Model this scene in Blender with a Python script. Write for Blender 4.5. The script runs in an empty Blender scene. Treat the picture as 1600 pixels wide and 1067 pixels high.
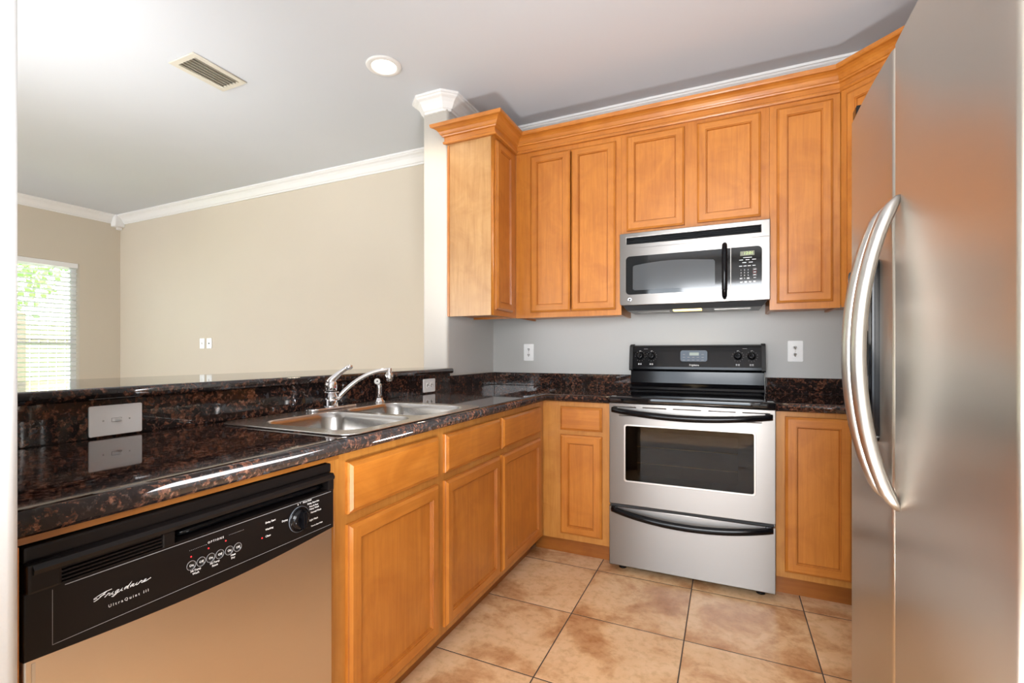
import bpy, bmesh, math, random
from mathutils import Vector, Matrix
random.seed(4)
SC = bpy.context.scene
COL = SC.collection
PI = math.pi

# ------------------------------------------------------------------ camera, world, lights, exposure
cam_d = bpy.data.cameras.new('camera')
cam = bpy.data.objects.new('camera', cam_d); COL.objects.link(cam)
cam.location = (1.5626, -3.2105, 1.1469)
cam.rotation_euler = (math.radians(90), 0, math.radians(25.6115))
cam_d.sensor_width = 36.0; cam_d.sensor_fit = 'HORIZONTAL'
cam_d.lens = 752.369 / 1600 * 36
cam_d.shift_x = (800 - 775.0) / 1600
cam_d.shift_y = (550.93 - 533.5) / 1600
cam_d.clip_start = 0.05
SC.camera = cam
SC.view_settings.view_transform = 'Standard'
SC.view_settings.look = 'None'
SC.view_settings.gamma = 1.0
SC.view_settings.exposure = -0.13
SC.cycles.max_bounces = 8
SC.cycles.diffuse_bounces = 4
SC.cycles.glossy_bounces = 5
SC.cycles.sample_clamp_indirect = 6.0
SC.cycles.use_denoising = True

W = bpy.data.worlds.new('world'); SC.world = W; W.use_nodes = True
bg = W.node_tree.nodes['Background']
bg.inputs[0].default_value = (0.80, 0.90, 1.0, 1); bg.inputs[1].default_value = 10.0


def lamp(name, kind, loc, energy, color=(1, 1, 1), size=0.1, size_y=None, target=None, spot=None, blend=0.5):
    d = bpy.data.lights.new(name, kind); d.energy = energy; d.color = color
    if kind == 'AREA':
        d.size = size
        if size_y: d.shape = 'RECTANGLE'; d.size_y = size_y
    elif kind == 'SUN': d.angle = size
    else: d.shadow_soft_size = size
    if kind == 'SPOT': d.spot_size = math.radians(spot); d.spot_blend = blend
    o = bpy.data.objects.new(name, d); COL.objects.link(o); o.location = loc
    if target: o.rotation_euler = (Vector(target) - Vector(loc)).to_track_quat('-Z', 'Y').to_euler()
    return o

lamp('sun', 'SUN', (-8, -4, 8), 24.0, (1, .95, .86), 0.02, target=(-10, 3, 0))
# strobe standing low by the camera, bounced off the ceiling, and a second one in the living room
lamp('strobe_kitchen', 'SPOT', (1.5, -2.62, 0.40), 134, (.93, .97, 1.0), 0.12, target=(1.15, -1.75, 2.745), spot=118, blend=.55)
lamp('strobe_living', 'SPOT', (-1.35, -2.7, 1.5), 85, (.96, .98, 1.0), 0.10, target=(-1.45, -2.0, 2.745), spot=120, blend=1)
lamp('hall_fill', 'SPOT', (1.2, -4.3, 0.9), 95, (.97, .98, 1.0), 0.10, target=(1.1, -4.6, 2.745), spot=120, blend=.6)  # unseen spot added behind the camera as soft overhead fill
lamp('strobe_camera', 'AREA', (1.56, -3.75, 1.55), 52, (.97, .98, 1.0), .95, .8, target=(1.1, 0, .35))
# soft fill lights added at the rear, kitchen side and living room
lamp('rear_fill', 'AREA', (1.2, -6.3, 1.5), 22, (.96, .98, 1.0), 2.6, 2.2, target=(1.1, 0, 1.2))
lamp('living_fill', 'AREA', (-3.2, -6.3, 1.5), 52, (1.0, .93, .83), 2.6, 2.2, target=(-3.0, 0, 1.4))


# ------------------------------------------------------------------ materials
def nm(name):
    m = bpy.data.materials.new(name); m.use_nodes = True
    nt = m.node_tree; return m, nt, nt.nodes, nt.links, nt.nodes['Principled BSDF']

def plain(name, col, rough=0.5, metal=0.0, coat=0.0, emit=None, es=0.0, spec=None, trans=0.0):
    m, nt, N, L, b = nm(name)
    b.inputs['Base Color'].default_value = (*col, 1)
    b.inputs['Roughness'].default_value = rough
    b.inputs['Metallic'].default_value = metal
    b.inputs['Coat Weight'].default_value = coat
    if spec is not None: b.inputs['Specular IOR Level'].default_value = spec
    if trans: b.inputs['Transmission Weight'].default_value = trans
    if emit: b.inputs['Emission Color'].default_value = (*emit, 1); b.inputs['Emission Strength'].default_value = es
    return m

def coords(N, L, scale=(1, 1, 1), rnd=False):
    tc = N.new('ShaderNodeTexCoord'); mp = N.new('ShaderNodeMapping')
    mp.inputs['Scale'].default_value = scale
    L.new(tc.outputs['Object'], mp.inputs[0])
    if rnd:
        oi = N.new('ShaderNodeObjectInfo'); mu = N.new('ShaderNodeMath'); mu.operation = 'MULTIPLY'; mu.inputs[1].default_value = 23.0
        L.new(oi.outputs['Random'], mu.inputs[0]); L.new(mu.outputs[0], mp.inputs['Location'])
    return mp

def noise(N, L, vec, scale, detail=3, rough=.55, dist=0.0):
    n = N.new('ShaderNodeTexNoise'); n.inputs['Scale'].default_value = scale
    n.inputs['Detail'].default_value = detail; n.inputs['Roughness'].default_value = rough
    n.inputs['Distortion'].default_value = dist
    if vec: L.new(vec, n.inputs['Vector'])
    return n

def ramp(N, L, fac, stops):
    r = N.new('ShaderNodeValToRGB'); L.new(fac, r.inputs[0])
    e = r.color_ramp.elements
    while len(e) < len(stops): e.new(0.5)
    for x, (p, c) in zip(e, stops): x.position = p; x.color = (*c, 1)
    return r

def mixc(N, L, fac, a, b, mode='MIX'):
    m = N.new('ShaderNodeMix'); m.data_type = 'RGBA'; m.blend_type = mode
    if isinstance(fac, float): m.inputs[0].default_value = fac
    else: L.new(fac, m.inputs[0])
    for s, v in ((6, a), (7, b)):
        if isinstance(v, tuple): m.inputs[s].default_value = (*v, 1)
        else: L.new(v, m.inputs[s])
    return m.outputs[2]

def bump(N, L, b, h, strength, dist=0.001):
    bp = N.new('ShaderNodeBump'); bp.inputs['Strength'].default_value = strength; bp.inputs['Distance'].default_value = dist
    L.new(h, bp.inputs['Height']); L.new(bp.outputs[0], b.inputs['Normal'])

def wood(name, axis, tint=(1, 1, 1)):
    m, nt, N, L, b = nm(name)
    sc = {'x': (1.0, 16, 16), 'y': (16, 1.0, 16), 'z': (16, 16, 1.0)}[axis]
    g = coords(N, L, sc, True); f = coords(N, L, (1, 1, 1), True)
    n1 = noise(N, L, g.outputs[0], 3.2, 5, .6, .6)
    n2 = noise(N, L, f.outputs[0], 5.0, 3, .55, 1.4)      # cloudy maple figure
    sc2 = {'x': (4, 90, 90), 'y': (90, 4, 90), 'z': (90, 90, 4)}[axis]
    h = coords(N, L, sc2, True); n3 = noise(N, L, h.outputs[0], 2.0, 2, .5)
    c1 = ramp(N, L, n1.outputs[0], [(.25, (.45, .150, .019)), (.52, (.53, .188, .026)), (.80, (.60, .228, .036))])
    c2 = ramp(N, L, n2.outputs[0], [(.33, (.80, .72, .62)), (.60, (1.0, 1.0, 1.0))])
    c = mixc(N, L, .75, c1.outputs[0], c2.outputs[0], 'MULTIPLY')
    c3 = ramp(N, L, n3.outputs[0], [(.30, (.90, .86, .80)), (.55, (1, 1, 1))])
    c = mixc(N, L, .28, c, c3.outputs[0], 'MULTIPLY')
    c = mixc(N, L, 1.0, c, tint, 'MULTIPLY')
    L.new(c, b.inputs['Base Color'])
    b.inputs['Roughness'].default_value = .36; b.inputs['Coat Weight'].default_value = .22; b.inputs['Coat Roughness'].default_value = .22
    bump(N, L, b, n3.outputs[0], .06)
    return m

WX, WY, WZ = wood('maple_grain_x', 'x'), wood('maple_grain_y', 'y'), wood('maple_grain_z', 'z')
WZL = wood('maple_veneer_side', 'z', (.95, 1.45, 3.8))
WG = wood('maple_shaded_glazed_groove', 'z', (.72, .62, .50))  # darker tint: groove shade put into the colour along with glaze
WZF = wood('maple_face_frame', 'z', (.95, 1.14, 1.6))
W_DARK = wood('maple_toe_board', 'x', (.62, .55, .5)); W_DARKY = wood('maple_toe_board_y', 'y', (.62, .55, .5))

def granite():
    m, nt, N, L, b = nm('tan_brown_granite')
    mp = coords(N, L)
    n0 = noise(N, L, mp.outputs[0], 26, 4, .7)
    vm = N.new('ShaderNodeVectorMath'); vm.operation = 'MULTIPLY_ADD'
    L.new(n0.outputs[1], vm.inputs[0]); vm.inputs[1].default_value = (.05, .05, .05); L.new(mp.outputs[0], vm.inputs[2])
    v = N.new('ShaderNodeTexVoronoi'); v.inputs['Scale'].default_value = 85; L.new(vm.outputs[0], v.inputs['Vector'])
    sep = N.new('ShaderNodeSeparateColor'); L.new(v.outputs['Color'], sep.inputs[0])
    n1 = noise(N, L, mp.outputs[0], 85, 5, .75)
    n2 = noise(N, L, mp.outputs[0], 13, 3, .6)
    # brown crystals where the per-cell value and the cloud noise are high
    ad = N.new('ShaderNodeMath'); ad.operation = 'ADD'; L.new(sep.outputs[0], ad.inputs[0])
    mu = N.new('ShaderNodeMath'); mu.operation = 'MULTIPLY'; mu.inputs[1].default_value = 1.7; L.new(n2.outputs[0], mu.inputs[0]); L.new(mu.outputs[0], ad.inputs[1])
    ms = N.new('ShaderNodeMath'); ms.operation = 'MULTIPLY_ADD'; ms.inputs[1].default_value = 1.7; L.new(n1.outputs[0], ms.inputs[0]); L.new(ad.outputs[0], ms.inputs[2])
    r = ramp(N, L, ms.outputs[0], [(0, (0, 0, 0)), (1, (1, 1, 1))]); 
    mr = N.new('ShaderNodeMapRange'); mr.inputs['From Min'].default_value = 2.26; mr.inputs['From Max'].default_value = 2.80
    L.new(ms.outputs[0], mr.inputs[0])
    base = ramp(N, L, n1.outputs[0], [(.35, (.006, .005, .006)), (.55, (.020, .013, .012)), (.72, (.065, .045, .040))])
    br = ramp(N, L, n1.outputs[0], [(.32, (.040, .015, .009)), (.52, (.135, .052, .030)), (.74, (.34, .17, .11))])
    c = mixc(N, L, mr.outputs[0], base.outputs[0], br.outputs[0])
    g = N.new('ShaderNodeMath'); g.operation = 'GREATER_THAN'; g.inputs[1].default_value = .975; L.new(sep.outputs[1], g.inputs[0])
    c = mixc(N, L, g.outputs[0], c, (.05, .05, .056))
    L.new(c, b.inputs['Base Color'])
    b.inputs['Roughness'].default_value = .035; b.inputs['IOR'].default_value = 1.62
    return m
GRAN = granite()
W_STRIP = wood('maple_strip_y', 'y', (.50, .52, .60))

def wall_mat(name, col, rough=.75, bs=.12):
    m, nt, N, L, b = nm(name); mp = coords(N, L)
    n = noise(N, L, mp.outputs[0], 190, 3)
    n2 = noise(N, L, mp.outputs[0], 1.2, 2)
    c = ramp(N, L, n2.outputs[0], [(.3, tuple(x * .97 for x in col)), (.7, col)])
    L.new(c.outputs[0], b.inputs['Base Color']); b.inputs['Roughness'].default_value = rough
    bump(N, L, b, n.outputs[0], bs, .002)
    return m
M_REAR = wall_mat('rear_wall_paint', (.30, .27, .23))
M_KW = wall_mat('kitchen_paint', (.52, .515, .495), .6)
M_RETURN = wall_mat('kitchen_paint_lightened', (.66, .65, .625), .6)  # kitchen paint, lightened to make up for light missing on this face
M_LW = wall_mat('living_cream_paint', (.64, .565, .455), .7)
M_CEIL = wall_mat('ceiling_paint', (.68, .705, .745), .85, .05)
M_COLW = wall_mat('column_cream_paint', (.70, .66, .60), .6)
M_JAMB = wall_mat('white_jamb_paint', (.62, .64, .65), .5, .05)
M_TRIM = plain('white_trim_paint', (.84, .83, .81), .35)
M_CARPET = wall_mat('beige_carpet', (.42, .33, .24), .95, .4)

def tile():
    m, nt, N, L, b = nm('travertine_look_tile'); mp = coords(N, L)
    sx = N.new('ShaderNodeSeparateXYZ'); L.new(mp.outputs[0], sx.inputs[0])
    P = .4625; ds = []; ids = []
    for i, off in ((0, .946), (1, -1.156)):
        a = N.new('ShaderNodeMath'); a.operation = 'SUBTRACT'; a.inputs[1].default_value = off - 20 * P; L.new(sx.outputs[i], a.inputs[0])
        p = N.new('ShaderNodeMath'); p.operation = 'PINGPONG'; p.inputs[1].default_value = P / 2; L.new(a.outputs[0], p.inputs[0]); ds.append(p)
        d = N.new('ShaderNodeMath'); d.operation = 'DIVIDE'; d.inputs[1].default_value = P; L.new(a.outputs[0], d.inputs[0])
        fl = N.new('ShaderNodeMath'); fl.operation = 'FLOOR'; L.new(d.outputs[0], fl.inputs[0]); ids.append(fl)
    mn = N.new('ShaderNodeMath'); mn.operation = 'MINIMUM'; L.new(ds[0].outputs[0], mn.inputs[0]); L.new(ds[1].outputs[0], mn.inputs[1])
    cb = N.new('ShaderNodeCombineXYZ'); L.new(ids[0].outputs[0], cb.inputs[0]); L.new(ids[1].outputs[0], cb.inputs[1])
    wn = N.new('ShaderNodeTexWhiteNoise'); L.new(cb.outputs[0], wn.inputs['Vector'])
    vm = N.new('ShaderNodeVectorMath'); vm.operation = 'MULTIPLY_ADD'; L.new(wn.outputs['Color'], vm.inputs[0]); vm.inputs[1].default_value = (9, 9, 9); L.new(mp.outputs[0], vm.inputs[2])
    n1 = noise(N, L, vm.outputs[0], 4.5, 8, .62, .35); n2 = noise(N, L, vm.outputs[0], 32, 5, .65)
    c1 = ramp(N, L, n1.outputs[0], [(.30, (.44, .200, .082)), (.43, (.62, .35, .17)), (.52, (.76, .49, .27)), (.72, (.82, .57, .34))])
    c2 = ramp(N, L, n2.outputs[0], [(.34, (.78, .72, .66)), (.52, (1, 1, 1))])
    c = mixc(N, L, .7, c1.outputs[0], c2.outputs[0], 'MULTIPLY')
    g = N.new('ShaderNodeMath'); g.operation = 'LESS_THAN'; g.inputs[1].default_value = .0022; L.new(mn.outputs[0], g.inputs[0])
    c = mixc(N, L, g.outputs[0], c, (.055, .042, .036))
    L.new(c, b.inputs['Base Color'])
    rr = N.new('ShaderNodeMapRange'); rr.inputs[3].default_value = .26; rr.inputs[4].default_value = .9; L.new(g.outputs[0], rr.inputs[0]); L.new(rr.outputs[0], b.inputs['Roughness'])
    b.inputs['Specular IOR Level'].default_value = .35
    e = N.new('ShaderNodeMapRange'); e.inputs[1].default_value = .001; e.inputs[2].default_value = .006; L.new(mn.outputs[0], e.inputs[0])
    bump(N, L, b, e.outputs[0], .5, .002)
    return m
M_TILE = tile()

def steel(name, col=(.275, .256, .238), rough=.33, aniso=.75, grain=(1.5, 160, 160), rot=0.0, streak=.02, axis='Z'):
    m, nt, N, L, b = nm(name); mp = coords(N, L, grain)
    n = noise(N, L, mp.outputs[0], 3.0, 3, .6)
    r = N.new('ShaderNodeMapRange'); r.inputs[3].default_value = rough - streak * .5; r.inputs[4].default_value = rough + streak * .5
    L.new(n.outputs[0], r.inputs[0]); L.new(r.outputs[0], b.inputs['Roughness'])
    c = ramp(N, L, n.outputs[0], [(.3, tuple(x * .985 for x in col)), (.7, col)]); L.new(c.outputs[0], b.inputs['Base Color'])
    b.inputs['Metallic'].default_value = 1; b.inputs['Anisotropic'].default_value = aniso
    b.inputs['Anisotropic Rotation'].default_value = rot
    t = N.new('ShaderNodeTangent'); t.direction_type = 'RADIAL'; t.axis = axis; L.new(t.outputs[0], b.inputs['Tangent'])
    return m
M_STEEL = steel('brushed_steel', rot=.25)
M_FRIDGE = steel('brushed_steel_fridge', (.55, .505, .44), .33, .5, (260, 260, 1.5), 0.0, .06)
M_DWST = steel('brushed_steel_dishwasher', (.66, .59, .51), .33, .5, (260, 1.5, 260))
M_SINK = steel('satin_sink_steel', (.70, .68, .65), .24, .3, (200, 1.5, 200), 0, .08)
M_HAND = plain('polished_handle_steel', (.60, .585, .56), .29, 1)
M_BOWL = steel('satin_bowl_steel', (.44, .43, .415), .22, .3, (200, 1.5, 200), 0, .06)
M_CHROME = plain('chrome', (.82, .82, .84), .06, 1)
M_BLACK = plain('gloss_black', (.004, .004, .005), .12, spec=.25)
M_LOUV = plain('louvre_black', (.02, .022, .026), .22)
M_BLACKG = plain('black_ceramic_glass', (.004, .004, .005), .03)
M_DWBLK = plain('dishwasher_black_plastic', (.008, .0062, .0058), .33, spec=.2)
M_MATBLK = plain('matte_black', (.010, .010, .010), .6)
M_MWBLK = plain('microwave_black_glass', (.010, .011, .012), .06)
M_MWIN = plain('microwave_screen_glass', (.075, .080, .085), .10)
M_WHITE = plain('white_plastic', (.88, .88, .87), .3)
M_WHITE2 = plain('offwhite_vent', (.70, .66, .56), .4)
M_INK = plain('white_print', (.75, .75, .75), .5)
M_GREY = plain('grey_print', (.30, .30, .31), .5)
M_HOLE = plain('dark_slot', (.02, .02, .02), .7)
M_RED = plain('red_indicator', (.6, .02, .02), .4, emit=(1, .03, .04), es=1.6)
M_LCD = plain('lcd_green_grey', (.15, .155, .09), .3, emit=(.45, .50, .20), es=.02)
M_LCDINK = plain('lcd_digit', (.5, .7, .2), .4, emit=(.6, .85, .25), es=.25)
M_PANELG = plain('range_display_grey', (.10, .13, .17), .12)
M_LAMPW = plain('downlight_lens', (1, .9, .75), .4, emit=(1, .88, .66), es=9)
M_LAMPM = plain('microwave_lamp_lens', (1, .8, .4), .4, emit=(1, .66, .22), es=2.2)
M_GAP = plain('gap_gasket', (.03, .03, .03), .7)
M_BRASS = plain('oven_rack_wire', (.80, .62, .30), .35, .6)
M_OVGL = plain('oven_window_glass', (.012, .011, .010), .035)

def glass(name, tint=(.95, .97, .96), gl=1.0):
    m, nt, N, L, b = nm(name)
    out = [n for n in N if n.type == 'OUTPUT_MATERIAL'][0]
    t = N.new('ShaderNodeBsdfTransparent'); t.inputs[0].default_value = (*tint, 1)
    g = N.new('ShaderNodeBsdfGlossy'); g.inputs['Roughness'].default_value = .02; g.inputs['Color'].default_value = (gl, gl, gl, 1)
    f = N.new('ShaderNodeFresnel'); f.inputs[0].default_value = 1.45
    x = N.new('ShaderNodeMixShader'); L.new(f.outputs[0], x.inputs[0]); L.new(t.outputs[0], x.inputs[1]); L.new(g.outputs[0], x.inputs[2])
    L.new(x.outputs[0], out.inputs[0]); return m
M_GLASS = glass('window_glass')
M_OVEN_T = glass('tinted_oven_glass', (.45, .40, .34), .45)


# ------------------------------------------------------------------ geometry helpers
class Fr:
    """local (u right, v up, w towards the viewer) -> world"""
    def __init__(s, o, U, V, Wn): s.o, s.U, s.V, s.W = Vector(o), Vector(U), Vector(V), Vector(Wn)
    def __call__(s, u, v, w): return s.o + s.U * u + s.V * v + s.W * w
ID = Fr((0, 0, 0), (1, 0, 0), (0, 1, 0), (0, 0, 1))
def f_back(y): return Fr((0, y, 0), (1, 0, 0), (0, 0, 1), (0, -1, 0))
def f_pen(x): return Fr((x, 0, 0), (0, 1, 0), (0, 0, 1), (1, 0, 0))
def f_frd(x): return Fr((x, 0, 0), (0, -1, 0), (0, 0, 1), (-1, 0, 0))
def f_ceil(z): return Fr((0, 0, z), (1, 0, 0), (0, -1, 0), (0, 0, -1))

class MB:
    def __init__(s, fr=ID): s.bm = bmesh.new(); s.fr = fr
    def _v(s, p): return s.bm.verts.new(s.fr(*p))
    def face(s, pts, mi=0, smooth=False):
        f = s.bm.faces.new([s._v(p) for p in pts]); f.material_index = mi; f.smooth = smooth; return f
    def box(s, u0, u1, v0, v1, w0, w1, bev=0.0, mi=0, seg=2):
        if u0 > u1: u0, u1 = u1, u0
        if v0 > v1: v0, v1 = v1, v0
        if w0 > w1: w0, w1 = w1, w0
        t = bmesh.new()
        vs = [t.verts.new(p) for p in ((u0, v0, w0), (u1, v0, w0), (u1, v1, w0), (u0, v1, w0), (u0, v0, w1), (u1, v0, w1), (u1, v1, w1), (u0, v1, w1))]
        for q in ((3, 2, 1, 0), (4, 5, 6, 7), (0, 1, 5, 4), (1, 2, 6, 5), (2, 3, 7, 6), (3, 0, 4, 7)): t.faces.new([vs[i] for i in q])
        if bev > 0:
            bmesh.ops.bevel(t, geom=list(t.edges), offset=min(bev, (u1 - u0) * .49, (v1 - v0) * .49, (w1 - w0) * .49), segments=seg, affect='EDGES', profile=.6)
        s.add(t, mi, bev > 0 and seg > 2); return s
    def add(s, t, mi=None, smooth=False):
        mp = {}
        for v in t.verts: mp[v] = s._v(v.co)
        for f in t.faces:
            try: nf = s.bm.faces.new([mp[v] for v in f.verts])
            except ValueError: continue
            nf.material_index = f.material_index if mi is None else mi
            nf.smooth = smooth or f.smooth
        t.free(); return s
    def rings(s, rings, close=True, caps=(False, False), mi=0, smooth=True, loop=False):
        R = [[s._v(p) for p in r] for r in rings]; n = len(R[0])
        pairs = list(zip(R, R[1:])) + ([(R[-1], R[0])] if loop else [])
        for a, b in pairs:
            for i in range(n if close else n - 1):
                j = (i + 1) % n
                try: f = s.bm.faces.new((a[i], a[j], b[j], b[i]))
                except ValueError: continue
                f.material_index = mi; f.smooth = smooth
        if caps[0]: f = s.bm.faces.new(R[0][::-1]); f.material_index = mi
        if caps[1]: f = s.bm.faces.new(R[-1]); f.material_index = mi
        return s
    def tube(s, pts, r, n=12, mi=0, cap=True, flat=None):
        """r: number or list; flat: (scale across) for oval sections"""
        P = [Vector(p) for p in pts]; rs = r if isinstance(r, (list, tuple)) else [r] * len(P)
        T = []
        for i in range(len(P)):
            a = P[max(i - 1, 0)]; b = P[min(i + 1, len(P) - 1)]; T.append((b - a).normalized())
        ref = Vector((0, 0, 1)) if abs(T[0].z) < .9 else Vector((0, 1, 0))
        x = T[0].cross(ref).normalized(); out = []
        for i, p in enumerate(P):
            x = (x - T[i] * x.dot(T[i])).normalized(); y = T[i].cross(x)
            out.append([p + (x * math.cos(k * 2 * PI / n) * (flat or 1) + y * math.sin(k * 2 * PI / n)) * rs[i] for k in range(n)])
        return s.rings(out, caps=(cap, cap), mi=mi)
    def lathe(s, c, prof, n=24, mi=0, ax='v', ring=False):
        """prof: (radius, height) pairs; ax u, v or w"""
        out = []
        for r, h in prof:
            ring = []
            for k in range(n):
                a = k * 2 * PI / n; p, q = r * math.cos(a), r * math.sin(a)
                d = {'v': (p, h, -q), 'w': (p, q, h), 'u': (h, p, q)}[ax]
                ring.append((c[0] + d[0], c[1] + d[1], c[2] + d[2]))
            out.append(ring)
        return s.rings(out, caps=(not ring, not ring), mi=mi, loop=ring)
    def build(s, name, mats, parent=None, recalc=False):
        bmesh.ops.remove_doubles(s.bm, verts=list(s.bm.verts), dist=1e-6)
        if recalc: bmesh.ops.recalc_face_normals(s.bm, faces=list(s.bm.faces))
        r = parent
        off = Vector((0, 0, 0))
        while r is not None: off += r.location; r = r.parent
        if off.length: bmesh.ops.translate(s.bm, verts=list(s.bm.verts), vec=-off)
        me = bpy.data.meshes.new(name); s.bm.to_mesh(me); s.bm.free()
        for m in (mats if isinstance(mats, (list, tuple)) else [mats]): me.materials.append(m)
        o = bpy.data.objects.new(name, me); COL.objects.link(o)
        if parent: o.parent = parent
        return o

def tag(o, label=None, cat=None, group=None, kind=None):
    if label: o['label'] = label
    if cat: o['category'] = cat
    if group: o['group'] = group
    if kind: o['kind'] = kind
    return o
def thing(name, label, cat, loc, group=None):
    o = bpy.data.objects.new(name, None); o.empty_display_size = .05; COL.objects.link(o); o.location = loc
    return tag(o, label, cat, group)
def struct(o): o['kind'] = 'structure'; return o

def sweep(mb, path, prof, side=1, mi=0, closed=False, smooth=False, end_mitre=(None, None), mats=None):
    """sweep profile (out, z) along an xy path with mitred corners; out goes to the right of travel * side.  mats: material index per segment"""
    n = len(path); P = [Vector((p[0], p[1])) for p in path]; nr = []
    for i in range(n - 1 + (1 if closed else 0)):
        d = (P[(i + 1) % n] - P[i]).normalized(); nr.append(Vector((d.y, -d.x)) * side)
    offs = []
    for i in range(n):
        if closed: a, b = nr[i - 1], nr[i]
        else: a, b = nr[max(i - 1, 0)], nr[min(i, n - 2)]
        if not closed and i == 0 and end_mitre[0] is not None: a = Vector(end_mitre[0])
        if not closed and i == n - 1 and end_mitre[1] is not None: b = Vector(end_mitre[1])
        m = (a + b); m = m / (1 + a.dot(b)) if (1 + a.dot(b)) > 1e-4 else a
        offs.append(m)
    R = [[(P[i].x + offs[i].x * o, P[i].y + offs[i].y * o, z) for o, z in prof] for i in range(n)]
    if mats:
        for i in range(n - 1): mb.rings([R[i], R[i + 1]], mi=mats[i], smooth=smooth, caps=(i == 0, i == n - 2))
    else: mb.rings(R, caps=(not closed, not closed), mi=mi, smooth=smooth, loop=closed)

def curve_mesh(splines, extrude=0.0, bevel=0.0, cyclic=True):
    """filled 2-D outline with holes -> bmesh in local xy, centred on w=0"""
    cu = bpy.data.curves.new('t', 'CURVE'); cu.dimensions = '2D' if cyclic else '3D'; cu.fill_mode = 'BOTH' if cyclic else 'FULL'
    cu.extrude = extrude; cu.bevel_depth = bevel; cu.bevel_resolution = 2
    for s in splines:
        sp = cu.splines.new('POLY'); sp.points.add(len(s) - 1); sp.use_cyclic_u = cyclic
        for p, q in zip(sp.points, s): p.co = (q[0], q[1], q[2] if len(q) > 2 else 0, 1)
    o = bpy.data.objects.new('t', cu); COL.objects.link(o)
    me = bpy.data.meshes.new_from_object(o.evaluated_get(bpy.context.evaluated_depsgraph_get()))
    bm = bmesh.new(); bm.from_mesh(me)
    bpy.data.objects.remove(o); bpy.data.curves.remove(cu); bpy.data.meshes.remove(me)
    return bm

def rrect(u0, u1, v0, v1, r, n=6):
    if not isinstance(r, (list, tuple)): r = [r] * 4
    pts = []
    for k, (cx, cy, a0) in enumerate(((u1, v0, -90), (u1, v1, 0), (u0, v1, 90), (u0, v0, 180))):
        rr = r[k]; sx = -1 if cx == u1 else 1; sy = 1 if cy == v0 else -1
        for i in range(n + 1):
            a = math.radians(a0 + 90 * i / n)
            pts.append((cx + sx * rr + rr * math.cos(a), cy + sy * rr + rr * math.sin(a)))
    return pts

def plate(mb, outline, holes, w0, w1, mi=0, bev=0.0):
    bm = curve_mesh([outline] + holes, (w1 - w0) / 2 - bev, bev)
    bmesh.ops.translate(bm, verts=list(bm.verts), vec=(0, 0, (w0 + w1) / 2))
    mb.add(bm, mi); return mb

FONT_CACHE = {}
def text_bm(s, size, align='CENTER', shear=0.0, spacing=1.0, bold=0.0):
    cu = bpy.data.curves.new('t', 'FONT'); cu.body = s; cu.size = size; cu.align_x = align; cu.align_y = 'CENTER'
    cu.shear = shear; cu.space_character = spacing; cu.extrude = .0001; cu.offset = bold; cu.resolution_u = 2
    o = bpy.data.objects.new('t', cu); COL.objects.link(o)
    me = bpy.data.meshes.new_from_object(o.evaluated_get(bpy.context.evaluated_depsgraph_get()))
    bm = bmesh.new(); bm.from_mesh(me)
    bpy.data.objects.remove(o); bpy.data.curves.remove(cu); bpy.data.meshes.remove(me)
    return bm
def text(mb, s, size, u, v, w, mi=0, **k):
    bm = text_bm(s, size, **k); bmesh.ops.translate(bm, verts=list(bm.verts), vec=(u, v, w)); mb.add(bm, mi)

GL = {  # joined handwriting strokes, x-height 1
 'F': (1.9, [[(2.5, 2.2), (1.6, 2.1), (.6, 1.6), (-.1, 1.0), (0, .65), (.5, .75)], [(1.7, 2.1), (1.2, 1.1), (.7, .2), (.3, -.1), (.1, 0)], [(.8, 1.0), (1.7, 1.2)]]),
 'r': (.85, [[(0, 0), (.35, .95), (.42, 1.1), (.55, .85), (.75, .85), (.62, .25), (.85, 0)]]),
 'i': (.65, [[(0, 0), (.35, 1), (.3, .2), (.42, 0), (.65, .05)]]),
 'g': (.95, [[(.7, .9), (.4, 1), (.15, .5), (.3, .05), (.6, .5), (.72, .95), (.55, -.4), (.2, -1), (-.1, -.8), (.4, -.2), (.95, 0)]]),
 'd': (1.05, [[(.7, .9), (.4, 1), (.15, .5), (.3, .05), (.65, .6), (1.0, 2.2), (.75, .4), (.8, 0), (1.05, 0)]]),
 'a': (.95, [[(.7, .9), (.4, 1), (.15, .5), (.3, .05), (.6, .5), (.72, .95), (.66, .2), (.75, 0), (.95, 0)]]),
 'e': (1.3, [[(0, 0), (.5, .5), (.55, .95), (.3, 1), (.15, .5), (.3, .05), (.7, .1), (1.5, .7)]])}
def script_word(mb, word, u, v, w, xh, width, shear=.55, rad=.0006, mi=0):
    tot = sum(GL[c][0] for c in word); sx = width / tot; x = 0; sp = []
    for c in word:
        for st in GL[c][1]: sp.append([(u + (x + p) * sx + q * xh * shear, v + q * xh, w) for p, q in st])
        x += GL[c][0]
    bm = curve_mesh(sp, 0, rad, cyclic=False); mb.add(bm, mi)

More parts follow.
